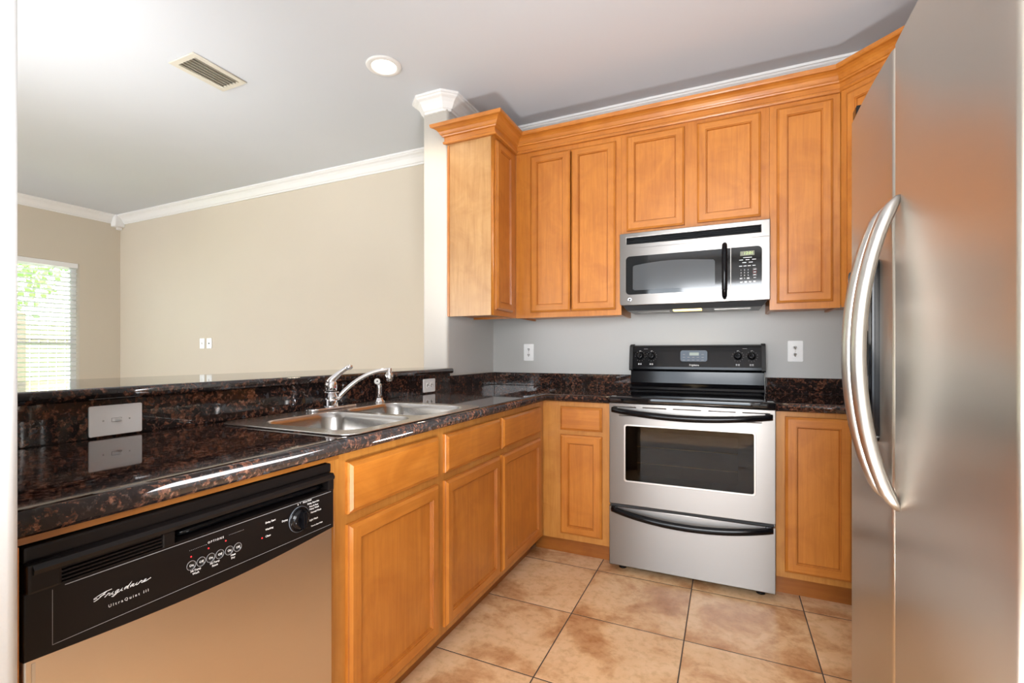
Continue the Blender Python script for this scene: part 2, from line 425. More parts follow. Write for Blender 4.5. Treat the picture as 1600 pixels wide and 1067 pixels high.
# ------------------------------------------------------------------ cabinet pieces
def door_mesh(fr, u0, u1, v0, v1, t=.019, hor=1):
    """five-piece door: mats [vertical grain, horizontal grain]"""
    mb = MB(fr)
    lv = [(0, 0), (0, .0095), (.0025, .0125), (.0035, .0125), (.0115, t), (.043, t), (.0445, t - .0035), (.0475, t - .0035), (.052, .0085)]
    R = [((u0 + i, v0 + i, w), (u1 - i, v0 + i, w), (u1 - i, v1 - i, w), (u0 + i, v1 - i, w)) for i, w in lv]
    for k, (a, b) in enumerate(zip(R, R[1:])):
        if k == 4:
            i0, i1 = lv[4][0], lv[5][0]
            mb.face([(u0 + i0, v0 + i0, t), (u0 + i1, v0 + i0, t), (u0 + i1, v1 - i0, t), (u0 + i0, v1 - i0, t)], 0)
            mb.face([(u1 - i1, v0 + i0, t), (u1 - i0, v0 + i0, t), (u1 - i0, v1 - i0, t), (u1 - i1, v1 - i0, t)], 0)
            mb.face([(u0 + i1, v0 + i0, t), (u1 - i1, v0 + i0, t), (u1 - i1, v0 + i1, t), (u0 + i1, v0 + i1, t)], hor)
            mb.face([(u0 + i1, v1 - i1, t), (u1 - i1, v1 - i1, t), (u1 - i1, v1 - i0, t), (u0 + i1, v1 - i0, t)], hor)
            continue
        for i in range(4):
            j = (i + 1) % 4
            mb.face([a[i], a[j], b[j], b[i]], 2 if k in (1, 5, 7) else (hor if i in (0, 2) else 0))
    mb.face(list(R[-1]), 0); mb.face(list(R[0])[::-1], 0)
    return mb
def drawer_mesh(fr, u0, u1, v0, v1, t=.019):
    mb = MB(fr)
    lv = [(0, 0), (0, .009), (.0025, .0125), (.004, .0125), (.0125, t)]
    R = [((u0 + i, v0 + i, w), (u1 - i, v0 + i, w), (u1 - i, v1 - i, w), (u0 + i, v1 - i, w)) for i, w in lv]
    for a, b in zip(R, R[1:]):
        for i in range(4):
            j = (i + 1) % 4; mb.face([a[i], a[j], b[j], b[i]], 0)
    mb.face(list(R[-1]), 0); mb.face(list(R[0])[::-1], 0)
    return mb

# ------------------------------------------------------------------ the setting
H = 2.745; XL = -4.897; XR = 2.68; YR = -6.4
def sbox(name, b, mat, bev=0.0):
    m = MB(); m.box(*b, bev=bev); return struct(m.build(name, mat))
sbox('floor', (-.10, XR + .15, YR - .15, .15, -.12, 0), M_TILE)
sbox('floor_living', (XL - .15, -.10, YR - .15, .15, -.12, 0), M_CARPET)
sbox('ceiling', (XL - .15, XR + .15, YR - .15, .15, H, H + .12), M_CEIL)
sbox('wall_back', (-.09, XR + .15, 0, .15, 0, H), M_KW)
sbox('wall_far', (XL - .15, -.09, 0, .15, 0, H), M_LW)
sbox('wall_right', (XR, XR + .15, YR, 0, 0, H), M_KW)

# left wall with its window, rear wall with two glazed openings
def wall_with_holes(name, fr, u0, u1, holes, w0, w1, mat):
    mb = MB(fr); plate(mb, [(u0, 0), (u1, 0), (u1, H), (u0, H)], [[(a, c), (b, c), (b, d), (a, d)] for a, b, c, d in holes], w0, w1)
    return struct(mb.build(name, mat))
WIN = (-1.60, -.398, .74, 2.131)
wall_with_holes('wall_left', f_pen(XL), YR, 0, [WIN], -.15, 0, M_LW)
wall_with_holes('wall_rear', Fr((0, YR, 0), (1, 0, 0), (0, 0, 1), (0, -1, 0)), XL, XR, [(-4.3, -2.1, .3, 2.3), (.1, 2.3, .3, 2.3)], 0, .15, M_REAR)
# return wall between kitchen and living room: cream on the room side
m = MB()
o = rrect(-.18, 0, -.65, 0.0, [.016, 0.0001, 0.0001, .016], 4)
plate(m, o, [], 0, H); 
struct(m.build('wall_return', M_COLW))
m = MB(); m.box(.0, .0012, -.632, 0, 1.01, H); struct(m.build('wall_return_kitchen_face', M_RETURN))
sbox('wall_knee', (-.13, -.002, -2.925, -.652, 0, 1.018), M_COLW)
# wall whose end stands close on the left of the camera
m = MB(); plate(m, rrect(-.20, .785, -3.06, -2.930, [.014, .014, .0001, .0001], 4), [], 0, H); struct(m.build('wall_entry', M_JAMB))

# ceiling crown moulding (white)
CP = [(0, H - .097), (.012, H - .097), (.014, H - .085), (.022, H - .080), (.027, H - .070), (.038, H - .048), (.052, H - .032), (.068, H - .024), (.074, H - .016), (.080, H - .014), (.080, H), (0, H)]
m = MB(); sweep(m, [(XL, YR), (XL, 0), (-.18, 0), (-.18, -.62), (-.15, -.65), (-.03, -.65), (0, -.62), (0, 0), (XR, 0), (XR, -1.2)], CP, 1)
struct(m.build('trim_1', M_TRIM))
# plinth block at the living room corner joint
m = MB(); m.box(XL, XL + .10, -.10, 0, H - .135, H - .001, .012); m.box(XL, XL + .05, -.05, 0, H - .16, H - .12, .012)
struct(m.build('trim_2', M_TRIM))
BP = [(0, 0), (.014, 0), (.014, .085), (.008, .10), (0, .10)]
m = MB(); sweep(m, [(XL, YR), (XL, 0), (-.18, 0), (-.18, -.65)], BP, 1); struct(m.build('baseboard_living', M_TRIM))

# window 1: frame, sashes, sill
fw = f_pen(XL)
m = MB(fw); a, b, c, d = WIN
plate(m, [(a, c), (b, c), (b, d), (a, d)], [[(a + .045, c + .045), (b - .045, c + .045), (b - .045, d - .045), (a + .045, d - .045)]], -.13, -.07)
m.box(a + .04, b - .04, 1.225, 1.262, -.12, -.075)
win = struct(m.build('window_1', M_TRIM))
m = MB(fw); m.box(a + .04, b - .04, c + .04, d - .04, -.103, -.099); m.build('window_pane', M_GLASS, win)
m = MB(fw); m.box(a - .03, b + .03, c - .03, c + .002, -.07, .035, .005); m.build('window_sill', M_TRIM, win)

# blind
bl = thing('window_blind', 'white slatted blind hanging open in the living room window', 'blind', (XL - .04, -1.0, .76))
m = MB(fw); m.box(a + .006, b - .006, 2.075, 2.128, -.062, -.012, .004); m.build('head_rail', M_WHITE, bl)
m = MB(fw)
z = .80
while z < 2.07:
    t = math.radians(14); cw = .0245
    for q in (0,):
        u0, u1 = a + .012, b - .012
        P = [(-cw * math.cos(t), -cw * math.sin(t)), (0, .003), (cw * math.cos(t), cw * math.sin(t))]
        for (w0, v0), (w1, v1) in zip(P, P[1:]):
            for dz in (0, .0025):
                m.face([(u0, z + v0 + dz, -.037 + w0), (u1, z + v0 + dz, -.037 + w0), (u1, z + v1 + dz, -.037 + w1), (u0, z + v1 + dz, -.037 + w1)])
    z += .0485
m.build('slats', M_WHITE, bl)
m = MB(fw)
for u in (a + .15, -.62, -1.0, b - .09):
    for w in (-.062, -.013): m.tube([(u, .79, w), (u, 2.08, w)], .0012, 5)
m.build('ladder_cords', M_WHITE, bl)
m = MB(fw); m.box(a + .01, b - .01, .762, .782, -.062, -.012, .004); m.build('bottom_rail', M_WHITE, bl)

# outside the window
m = MB(); m.box(-16, XL - .16, -8, 9, -.2, -.1); struct(m.build('ground_outside', plain('lawn', (.16, .28, .06), .9)))
fn = thing('garden_fence', 'pale wooden picket fence beyond the living room window', 'fence', (-8.2, 0, -.1))
m = MB(Fr((-8.2, 0, 0), (0, 1, 0), (0, 0, 1), (1, 0, 0)))
u = -3.0
while u < 4: m.box(u, u + .09, -.1, 1.62, 0, .02); u += .11
m.build('picket_row', plain('weathered_pine', (.62, .50, .30), .8), fn)
m = MB(Fr((-8.2, 0, 0), (0, 1, 0), (0, 0, 1), (1, 0, 0)))
for v in (.25, 1.35): m.box(-3.0, 4, v, v + .09, .02, .06)
m.build('fence_rail', plain('pine_rail', (.60, .46, .26), .8), fn)
for u in (-1.9, .2, 2.25):
    m = MB(Fr((-8.2, 0, 0), (0, 1, 0), (0, 0, 1), (1, 0, 0))); m.box(u, u + .10, -.1, 1.75, .06, .16, .006); m.build('fence_post', plain('dark_post', (.16, .12, .09), .8), fn)
M_LEAF = plain('leaf_green', (.26, .42, .13), .6); M_BARK = plain('bark', (.18, .12, .07), .9)
rt = random.Random(8)
for (tx, ty, hz, rad, lab) in ((-10.3, .2, 2.9, 1.5, 'leafy green tree behind the fence, left in the window'), (-11.2, 4.1, 3.0, 1.7, 'leafy green tree behind the fence, towards the right of the window')):
    tr = thing('garden_tree', lab, 'tree', (tx, ty, -.1), 'trees outside the window')
    m = MB(); m.tube([(tx, ty, -.1), (tx + .05, ty, 1.2), (tx, ty + .1, hz)], [.14, .11, .04], 9); m.build('trunk', M_BARK, tr)
    m = MB()
    for k in range(1500):
        v = Vector((rt.gauss(0, 1), rt.gauss(0, 1), rt.gauss(0, .8))); v = v.normalized() * rad * (rt.random() ** .4)
        p = Vector((tx, ty, hz)) + v; d1 = Vector((rt.uniform(-1, 1), rt.uniform(-1, 1), rt.uniform(-1, 1))).normalized(); d2 = d1.orthogonal().normalized()
        m.face([p - d1 * .09, p + d2 * .05, p + d1 * .09, p - d2 * .05])
    m.build('foliage', M_LEAF, tr)

# ------------------------------------------------------------------ upper cabinets
FD = .321; ZB = 1.370; ZT = 2.444
def body_upper(parent, u0, u1, v0, v1, y1=-.002, openings=(), side_mat=None):
    """face frame + box of a back-wall cabinet (front at y=-FD)"""
    mb = MB(f_back(0)); d = FD
    mb.box(u0, u0 + .016, v0, v1, .002, d - .019); mb.box(u1 - .016, u1, v0, v1, .002, d - .019)
    mb.box(u0 + .016, u1 - .016, v0 + .012, v0 + .026, .002, d - .019, mi=0); mb.box(u0 + .016, u1 - .016, v1 - .016, v1, .002, d - .019)
    mb.box(u0 + .016, u1 - .016, v0 + .026, v1 - .016, .002, .010)
    mb.build('cabinet_box', WZ, parent)
    mb = MB(f_back(-(d - .019))); 
    hs = [[(a, c), (b, c), (b, e), (a, e)] for a, b, c, e in openings]
    plate(mb, [(u0, v0), (u1, v0), (u1, v1), (u0, v1)], hs, 0, .019); mb.build('face_frame', WZ, parent)
def add_door(parent, fr, u0, u1, v0, v1, hor_mat, name='door'):
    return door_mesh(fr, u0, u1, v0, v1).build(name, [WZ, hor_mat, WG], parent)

fb = f_back(-FD - .0005)
# cabinet on the return wall
cu = thing('wall_cabinet', 'tall maple wall cabinet with broad plain side, hung on the return wall by the corner', 'kitchen cabinet', (.16, -.48, ZB))
m = MB(); m.box(.002, .302, -.650, -.634, ZB, ZT); m.build('side_panel', WZL, cu)
m = MB(); m.box(.002, .302, -.634, -.324, ZB + .012, ZB + .026); m.box(.002, .302, -.634, -.324, ZT - .016, ZT); m.box(.002, .010, -.634, -.324, ZB + .026, ZT - .016)
m.box(.002, .018, -.6535, -.650, ZB, ZT - .02, .001); m.box(.010, .302, -.324, -.318, ZB, ZT)
m.build('cabinet_box', WZ, cu)
m = MB(f_pen(.302)); plate(m, [(-.650, ZB), (-.3215, ZB), (-.3215, ZT), (-.650, ZT)], [[(-.61, ZB + .05), (-.37, ZB + .05), (-.37, ZT - .06), (-.61, ZT - .06)]], 0, .019); m.build('face_frame', WZ, cu)
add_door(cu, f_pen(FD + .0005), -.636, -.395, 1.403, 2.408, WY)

cu = thing('wall_cabinet', 'two-door maple wall cabinet on the back wall between the corner and the microwave', 'kitchen cabinet', (.66, -.16, ZB))
body_upper(cu, .3225, .9995, ZB, ZT, openings=[(.45, .93, ZB + .05, ZT - .05)])
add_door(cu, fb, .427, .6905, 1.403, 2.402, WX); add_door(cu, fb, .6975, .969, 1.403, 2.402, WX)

cu = thing('wall_cabinet', 'short two-door maple wall cabinet directly above the microwave', 'kitchen cabinet', (1.38, -.16, 1.835))
body_upper(cu, 1.0005, 1.7635, 1.835, ZT, openings=[(1.06, 1.32, 1.88, ZT - .05), (1.44, 1.70, 1.88, ZT - .05)])
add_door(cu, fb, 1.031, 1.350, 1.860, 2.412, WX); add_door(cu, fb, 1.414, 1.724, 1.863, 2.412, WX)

cu = thing('wall_cabinet', 'narrow single-door maple wall cabinet right of the microwave', 'kitchen cabinet', (1.92, -.16, ZB))
body_upper(cu, 1.7645, 2.0695, ZB, ZT, openings=[(1.82, 2.02, ZB + .05, ZT - .05)])
add_door(cu, fb, 1.796, 2.039, 1.403, 2.409, WX)

# diagonal corner cabinet
cu = thing('corner_cabinet', 'diagonal maple corner wall cabinet rising behind the refrigerator', 'kitchen cabinet', (2.45, -.25, ZB))
dg = Fr((2.0705, -FD, 0), (.70711, -.70711, 0), (0, 0, 1), (-.70711, -.70711, 0))
m = MB(); pr = [(2.0705, -.002), (2.0705, -FD + .013), (2.0705 + .013, -FD), (2.359 - .0, -.6095), (2.677, -.6095), (2.678, -.002)]
m.rings([[(x, y, ZB + .012) for x, y in pr], [(x, y, ZT) for x, y in pr]], caps=(True, True), smooth=False); m.build('cabinet_box', WZ, cu)
LD = .4075
m = MB(dg); plate(m, [(.012, ZB), (LD, ZB), (LD, ZT), (.012, ZT)], [], .0005, .012); m.build('face_frame', WZ, cu)
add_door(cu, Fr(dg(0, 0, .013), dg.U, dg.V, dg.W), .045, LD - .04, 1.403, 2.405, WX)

# wooden crown on the cabinets
wp = [(0, 2.432), (.016, 2.432), (.020, 2.438), (.020, 2.446), (.013, 2.451), (.013, 2.474), (.023, 2.477), (.026, 2.484), (.030, 2.486), (.034, 2.492), (.040, 2.503), (.050, 2.513), (.062, 2.519), (.074, 2.521), (.078, 2.527), (.080, 2.541), (0, 2.541)]
m = MB(); f2 = FD + .001
sweep(m, [(0.001, -.6515), (f2, -.6515), (f2, -f2), (2.0705, -f2), (2.3595, -.6105), (2.678, -.6105)], wp, 1, end_mitre=((-1, 0), None), mats=[0, 1, 0, 0, 0])
tag(m.build('wooden_cornice', [WX, WY]), 'maple cornice running along the top of all the wall cabinets', 'cornice')

# ------------------------------------------------------------------ base cabinets
BZ0, BZ1 = .105, .8745; BF = .616
def pen_frame(parent, y0, y1, openings):
    m = MB(f_pen(BF - .019)); plate(m, [(y0, BZ0), (y1, BZ0), (y1, BZ1), (y0, BZ1)], [[(a, c), (b, c), (b, d), (a, d)] for a, b, c, d in openings], 0, .019)
    m.build('face_frame', WZF, parent)
fp = f_pen(BF + .0005)
def pen_box(parent, y0, y1):
    m = MB(); m.box(.03, BF - .019, y0, y0 + .016, BZ0, BZ1); m.box(.03, BF - .019, y1 - .016, y1, BZ0, BZ1)
    m.box(.03, BF - .019, y0 + .016, y1 - .016, BZ0, BZ0 + .016); m.box(.03, .04, y0 + .016, y1 - .016, BZ0 + .016, BZ1)
    m.build('cabinet_box', WZ, parent)
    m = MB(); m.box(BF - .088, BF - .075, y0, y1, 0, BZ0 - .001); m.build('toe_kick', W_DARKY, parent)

cu = thing('base_cabinet', 'wide two-door maple sink cabinet in the peninsula, next to the dishwasher', 'kitchen cabinet', (.3, -1.72, 0))
pen_box(cu, -2.236, -1.2065); pen_frame(cu, -2.2365, -1.2065, [(-2.16, -1.77, .16, .66), (-1.66, -1.25, .16, .66)])
add_door(cu, fp, -2.196, -1.739, .134, .674, WY); add_door(cu, fp, -1.691, -1.221, .134, .674, WY)
drawer_mesh(fp, -2.196, -1.739, .703, .846).build('false_drawer_front', WY, cu)
drawer_mesh(fp, -1.691, -1.221, .703, .846).build('false_drawer_front', WY, cu)

cu = thing('base_cabinet', 'maple peninsula cabinet with one drawer and door, nearest the inside corner', 'kitchen cabinet', (.3, -.9, 0))
pen_box(cu, -1.2055, -.6175); pen_frame(cu, -1.2055, -.616, [(-1.16, -.71, .16, .66), (-1.16, -.71, .72, .83)])
add_door(cu, fp, -1.193, -.690, .134, .674, WY); drawer_mesh(fp, -1.193, -.690, .703, .846).build('drawer_front', WY, cu)

fbb = f_back(-BF - .0005)
def back_base(label, x0, x1, loc, ops, dark=WX, xin=None):
    c = thing('base_cabinet', label, 'kitchen cabinet', loc)
    xi = xin if xin else x0
    m = MB(); m.box(xi, xi + .016, -BF + .019, -.03, BZ0, BZ1); m.box(x1 - .016, x1, -BF + .019, -.03, BZ0, BZ1)
    m.box(xi + .016, x1 - .016, -BF + .019, -.03, BZ0, BZ0 + .016); m.box(xi + .016, x1 - .016, -.04, -.03, BZ0 + .016, BZ1); m.build('cabinet_box', WZ, c)
    m = MB(f_back(-BF + .019)); plate(m, [(x0, BZ0), (x1, BZ0), (x1, BZ1), (x0, BZ1)], [[(a, cc), (b, cc), (b, d), (a, d)] for a, b, cc, d in ops], 0, .019); m.build('face_frame', WZF, c)
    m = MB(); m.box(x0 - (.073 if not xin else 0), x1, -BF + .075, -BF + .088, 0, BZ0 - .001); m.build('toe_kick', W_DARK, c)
    return c
cu = back_base('narrow maple cabinet with small drawer left of the range', BF + .0005, 1.0015, (.82, -.3, 0), [(.76, .92, .16, .66), (.76, .92, .73, .83)])
add_door(cu, fbb, .722, .957, .140, .692, WX); drawer_mesh(fbb, .722, .957, .717, .848).build('drawer_front', WX, cu)
cu = back_base('maple base cabinet with one tall door right of the range', 1.7685, 2.67, (1.95, -.3, 0), [(1.85, 2.02, .18, .82)], xin=1.7685)
add_door(cu, fbb, 1.805, 2.062, .135, .852, WX)

# ------------------------------------------------------------------ counters
CF = .618
EP = [(0, .876), (.018, .876), (.025, .8785), (.0292, .884), (.0305, .892), (.0305, .899), (.0285, .907), (.0235, .912), (.016, .914), (0, .914)]
m = MB(); zz = (.876, .914)
for bx in ((.001, CF, -2.928, -2.172), (.001, .088, -2.172, -1.398), (.602, CF, -2.172, -1.398), (.001, CF, -1.398, -CF), (.001, 1.0025, -CF, -.001)): m.box(*bx, *zz)
sweep(m, [(CF, -2.928), (CF, -CF), (1.0025, -CF)], EP, 1, smooth=True)
tag(m.build('countertop', GRAN), 'L-shaped dark brown granite worktop of the peninsula and corner', 'countertop')
m = MB(); m.box(1.767, 2.678, -CF, -.001, *zz); sweep(m, [(1.767, -CF), (2.678, -CF)], EP, 1, smooth=True)
tag(m.build('countertop', GRAN), 'short dark granite worktop between the range and the refrigerator', 'countertop')
def splash(b, label): 
    m = MB(); m.box(*b, bev=.0025); tag(m.build('backsplash', GRAN), label, 'backsplash')
splash((.0215, 1.0015, -.0215, -.001, .9145, 1.004), 'low dark granite upstand on the back wall left of the range')
splash((1.7645, 2.678, -.0215, -.001, .9145, 1.004), 'low dark granite upstand on the back wall right of the range')
splash((.0015, .0215, -.650, -.001, .9145, 1.004), 'short granite upstand under the side wall by the corner')
splash((.0, .022, -2.928, -.6515, .9145, 1.0190), 'long high granite backsplash behind the sink under the bar')
# raised bar top with a bowed far edge
far = [(-.53, -2.929), (-.52, -2.6), (-.51, -2.3), (-.50, -2.05), (-.485, -1.8), (-.46, -1.5), (-.425, -1.25), (-.36, -1.05), (-.28, -.90), (-.22, -.78), (-.20, -.66)]
m = MB(); out = [(.040, -2.929), (.040, -.665), (.028, -.6525), (-.19, -.6525)] + far[::-1]
bm = curve_mesh([out], .016 - .011, .011); bmesh.ops.translate(bm, verts=list(bm.verts), vec=(0, 0, 1.0365))
m.add(bm, 0, False); ob = m.build('bar_top', GRAN); tag(ob, 'raised dark granite bar top over the sink backsplash, bowed to the living room', 'bar counter')

# ------------------------------------------------------------------ sink
sk = thing('kitchen_sink', 'double-bowl stainless steel sink set in the peninsula worktop', 'sink', (.345, -1.785, .914))
m = MB(); Z0, Z1 = .9145, .9195
b1 = (.182, .580, -2.135, -1.802); b2 = (.182, .580, -1.766, -1.432)
plate(m, rrect(.066, .624, -2.190, -1.378, .055, 8), [rrect(*b1, .07, 8), rrect(*b2, .07, 8)], Z0, Z1, bev=.0022)
# pressed step around the deck
for (b, rr) in ((b1, .07), (b2, .07)): pass
m.build('rim', M_SINK, sk)
for b in (b1, b2):
    m = MB(); R = []
    for ins, z, r in ((0, .9185, .07), (.004, .915, .068), (.010, .90, .066), (.020, .80, .066), (.026, .755, .064), (.040, .736, .055), (.070, .728, .04), (.12, .726, .03)):
        R.append([(x, y, z) for x, y in rrect(b[0] + ins, b[1] - ins, b[2] + ins, b[3] - ins, r, 8)])
    m.rings(R, caps=(False, True)); bo = m.build('bowl', M_BOWL, sk)
    cx, cy = (b[0] + b[1]) / 2, (b[2] + b[3]) / 2
    m = MB(); m.lathe((cx, -0, 0), [(.045, .7262), (.045, .7285), (.038, .7288), (.034, .7268), (.01, .7268)], 24, ax='w')
    for v in m.bm.verts: v.co.y += cy
    m.build('drain', M_CHROME, bo)
# faucet
fc = thing('kitchen_faucet', 'chrome single-lever faucet with long arched spout on the sink deck', 'faucet', (.115, -1.735, .9195))
m = MB(); bm = curve_mesh([rrect(.085, .145, -1.862, -1.608, .030, 8)], .0015, .003); bmesh.ops.translate(bm, verts=list(bm.verts), vec=(0, 0, .9250)); m.add(bm, 0, True); m.build('deck_plate', M_CHROME, fc)
FX, FY = .113, -1.738
fb2 = Fr((FX, FY, 0), (1, 0, 0), (0, 0, 1), (0, -1, 0))
m = MB(fb2); m.lathe((0, 0, 0), [(.030, .928), (.031, .932), (.027, .936), (.0245, .945), (.021, .965), (.0205, .978), (.024, .984), (.033, .986), (.033, .988), (.024, .990)], 28); m.build('body', M_CHROME, fc)
m = MB(fb2); m.lathe((0, 0, 0), [(.022, .989), (.025, .995), (.0265, 1.008), (.025, 1.02), (.019, 1.031), (.008, 1.036)], 28); cap = m.build('handle_dome', M_CHROME, fc)
m = MB(); m.lathe((0, 0, 0), [(.0035, 0), (.0035, .0015), (.001, .002)], 10, ax='u')
for v in m.bm.verts: v.co += Vector((FX + .0255, FY - .004, 1.008))
tag(m.build('temperature_mark', plain('red_dot', (.5, .02, .03), .3), cap), 'small red hot-water dot')
# lever: rises to the back right
LV = [(FX - .002, FY - .012, 1.018), (FX + .004, FY + .004, 1.036), (FX + .012, FY + .026, 1.056), (FX + .022, FY + .045, 1.073), (FX + .030, FY + .058, 1.083), (FX + .034, FY + .064, 1.086)]
m = MB(); m.tube(LV, [.017, .0155, .0125, .0095, .0085, .007], 14, flat=.9); m.tube([(FX + .028, FY + .054, 1.081), (FX + .036, FY + .068, 1.087), (FX + .042, FY + .078, 1.089)], [.0085, .0115, .007], 14); m.build('lever', M_CHROME, fc)
# spout
T = Vector((.262, -1.553, 0)); dirv = Vector((T.x - FX, T.y - FY, 0))
SPp = []
for i in range(17):
    t = i / 16; SPp.append((FX + dirv.x * (.10 + .90 * t), FY + dirv.y * (.10 + .90 * t), .958 + .116 * (1 - (1 - t) ** 2.1)))
m = MB(); m.tube(SPp, [.0095] * 3 + [.0088] * 14, 14); m.build('spout', M_CHROME, fc)
m = MB(Fr((T.x, T.y, 0), (1, 0, 0), (0, 0, 1), (0, -1, 0)))
m.lathe((0, 0, 0), [(.010, 1.082), (.0115, 1.080), (.0115, 1.062), (.013, 1.058), (.0165, 1.052), (.0165, 1.036), (.014, 1.027), (.011, 1.025)], 22); m.build('aerator', M_CHROME, fc)
# side sprayer
sp = thing('side_sprayer', 'small chrome and white side sprayer standing on the sink deck right of the faucet', 'sprayer', (.125, -1.452, .9195))
SX, SY = .125, -1.452
fs = Fr((SX, SY, 0), (1, 0, 0), (0, 0, 1), (0, -1, 0))
m = MB(fs); m.lathe((0, 0, 0), [(.026, .9195), (.026, .926), (.020, .931), (.016, .940), (.0135, .942)], 24); m.build('base', M_CHROME, sp)
m = MB(fs); m.lathe((0, 0, 0), [(.0115, .941), (.013, .950), (.0115, .965), (.0125, .985), (.0115, 1.0), (.008, 1.006)], 20); m.build('body', M_CHROME, sp)
hd = Vector((cam.location.x - SX - 0, cam.location.y - SY, 0)).normalized()
hd = Vector((.62, -.74, .25)).normalized()
c0 = Vector((SX - .004, SY - .008, 1.014))
m = MB(); m.tube([c0 - hd * .012, c0 + hd * .006, c0 + hd * .010, c0 + hd * .012], [.010, .0135, .0135, .011], 20); m.build('spray_head', M_WHITE, sp)
m = MB(); m.tube([c0 + hd * .0119, c0 + hd * .0135], [.0035, .0033], 10); m.build('nozzle', M_HOLE, sp)

# ------------------------------------------------------------------ dishwasher
dw = thing('dishwasher', 'built-in dishwasher with black control panel and stainless steel door', 'dishwasher', (.36, -2.575, 0))
y0, y1 = -2.880, -2.268
m = MB(); m.box(.06, .60, y0 + .004, y1 - .004, .10, .868); m.box(.06, .545, y0 + .01, y1 - .01, .002, .10); m.build('tub_housing', M_MATBLK, dw)
fd = f_pen(0)
# console: bowed lower edge
m = MB(fd); low = [(y0 + .004 + (y1 - y0 - .008) * i / 20, .6985 - .0145 * math.sin(PI * i / 20)) for i in range(21)]
plate(m, low + [(y1 - .004, .7935), (y0 + .004, .7935)], [], .601, .6465, bev=.002); con = m.build('control_panel', M_DWBLK, dw)
# upper hood with vent and pocket
m = MB(fd)
ZA = .7945
m.box(y0 + .004, y1 - .004, .838, .8615, .601, .640, .004)                       # top lip
prof = [(.640, .838), (.655, .836), (.658, .830), (.652, .822)]
R = [[(yy, v, w) for w, v in [(.601, .838), (.640, .8385), (.652, .836), (.657, .830), (.655, .823), (.640, .820), (.601, .820)]] for yy in (y0 + .010, y1 - .008)]
m.rings(R, caps=(True, True), smooth=False)
m.box(y0 + .004, y0 + .045, ZA, .838, .601, .652, .004); m.box(y1 - .022, y1 - .004, ZA, .838, .601, .650, .003)
m.box(-2.69, -2.668, ZA, .822, .601, .650, .003)
m.box(y0 + .045, y1 - .022, ZA, .797, .601, .648)
m.build('hood', M_DWBLK, dw)
m = MB(fd)
for k in range(4): v = .8005 + k * .0055; m.box(y0 + .045, -2.69, v, v + .0026, .615, .650 - k * .0015)
for uu in (-2.83, -2.76): m.box(uu, uu + .004, .797, .822, .612, .640)
m.build('vent_louvre', M_DWBLK, dw)
m = MB(fd); R = []
for i in range(15):
    t = i / 14; u = -2.655 + .36 * t; R.append((u, .806 + .004 * math.sin(PI * t), .628 + .0 * t))
m.tube(R, [.004] + [.0085] * 13 + [.004], 10); m.build('latch_grip', M_BLACK, dw)
m = MB(fd); m.box(-2.668, y1 - .022, .797, .822, .601, .606); m.build('latch_pocket', M_MATBLK, dw)
# overlay film outline
m = MB(fd); m.box(-2.845, y1 - .012, .7065, .7072, .6466, .6469); m.box(-2.8455, -2.845, .7065, .790, .6466, .6469); m.box(y0 + .05, y1 - .012, .7905, .7915, .6466, .6472)
m.build('panel_outline', M_GREY, con)
WP = .6467
m = MB(fd); script_word(m, 'Frigidaire', -2.794, .7475, WP, .0042, .083, rad=.00055); m.build('brand_lettering', M_INK, con)
m = MB(fd); text(m, 'UltraQuiet III', .0068, -2.742, .7300, WP, spacing=1.55); m.build('series_lettering', M_INK, con)
m = MB(fd); text(m, 'OPTIONS', .0058, -2.588, .7745, WP, spacing=1.5, bold=.0001)
for k in range(11): m.box(-2.640 + k * .0032, -2.6393 + k * .0032, .7720, .7727, WP, WP + .0002); m.box(-2.560 + k * .0032, -2.5593 + k * .0032, .7745, .7752, WP, WP + .0002)
m.build('options_heading', M_INK, con); m = MB(fd)
bx = [-2.637, -2.618, -2.599, -2.580, -2.560, -2.541]
for k, u in enumerate(bx): text(m, 'On' if k % 2 == 0 else 'Off', .0062, u, .7435, WP + .0012, bold=.00012)
m.build('button_legend', M_INK, con)
for u, a_, b_ in ((-2.628, 'Hi-Temp', 'Wash'), (-2.590, 'Hi-Temp', 'Rinse'), (-2.551, 'Heat', 'Dry')):
    m = MB(fd); text(m, a_, .0055, u, .7315, WP, bold=.0001); text(m, b_, .0055, u, .7255, WP, bold=.0001)
    m.build('option_name', M_INK, con)
m = MB(fd)
for v, s_ in ((.7715, 'Delay Start'), (.7565, 'Washing'), (.7415, 'Clean')): text(m, s_, .0058, -2.474, v, WP, align='LEFT', bold=.0001)
m.build('status_legend', M_INK, con); m = MB(fd)
DC = (-2.382, .7520)
m = MB(fd); text(m, 'Drying', .0058, -2.4145, .7610, WP, align='RIGHT', bold=.00008); m.build('dial_legend', M_INK, con)
for v, u, s_ in ((.7875, -2.370, 'Rinse Hold'), (.7795, -2.356, 'Delay Start Hrs'), (.7715, -2.350, 'Pots & Pans'), (.7650, -2.350, 'Heavy Wash'), (.7560, -2.346, 'Normal Wash'), (.7380, -2.350, 'Light Wash'), (.7225, -2.345, 'Turn to Start Wash'), (.7865, -2.386, '8')):
    m = MB(fd); text(m, s_, .0046 if 'Turn' in s_ else .0058, u, v, WP, align='LEFT', bold=.00008); m.build('dial_legend', M_INK, con)
m = MB(fd); text(m, '4', .005, -2.378, .7885, WP)
m.build('dial_legend', M_INK, con)
for k, u in enumerate(bx):
    m = MB(fd); m.lathe((u, .7435, .6466), [(.0088, 0), (.0088, .0006), (.0078, .0006), (.0078, .0002), (.0005, .0002)], 20, ax='w')
    m.build('button', [plain('button_black', (.02, .017, .016), .3)], con)
    m = MB(fd); m.lathe((u, .7435, .6466), [(.0090, .0003), (.0090, .0010), (.0082, .0010), (.0082, .0003)], 24, ax='w', ring=True); 
    m.build('button_ring', M_GREY, con)
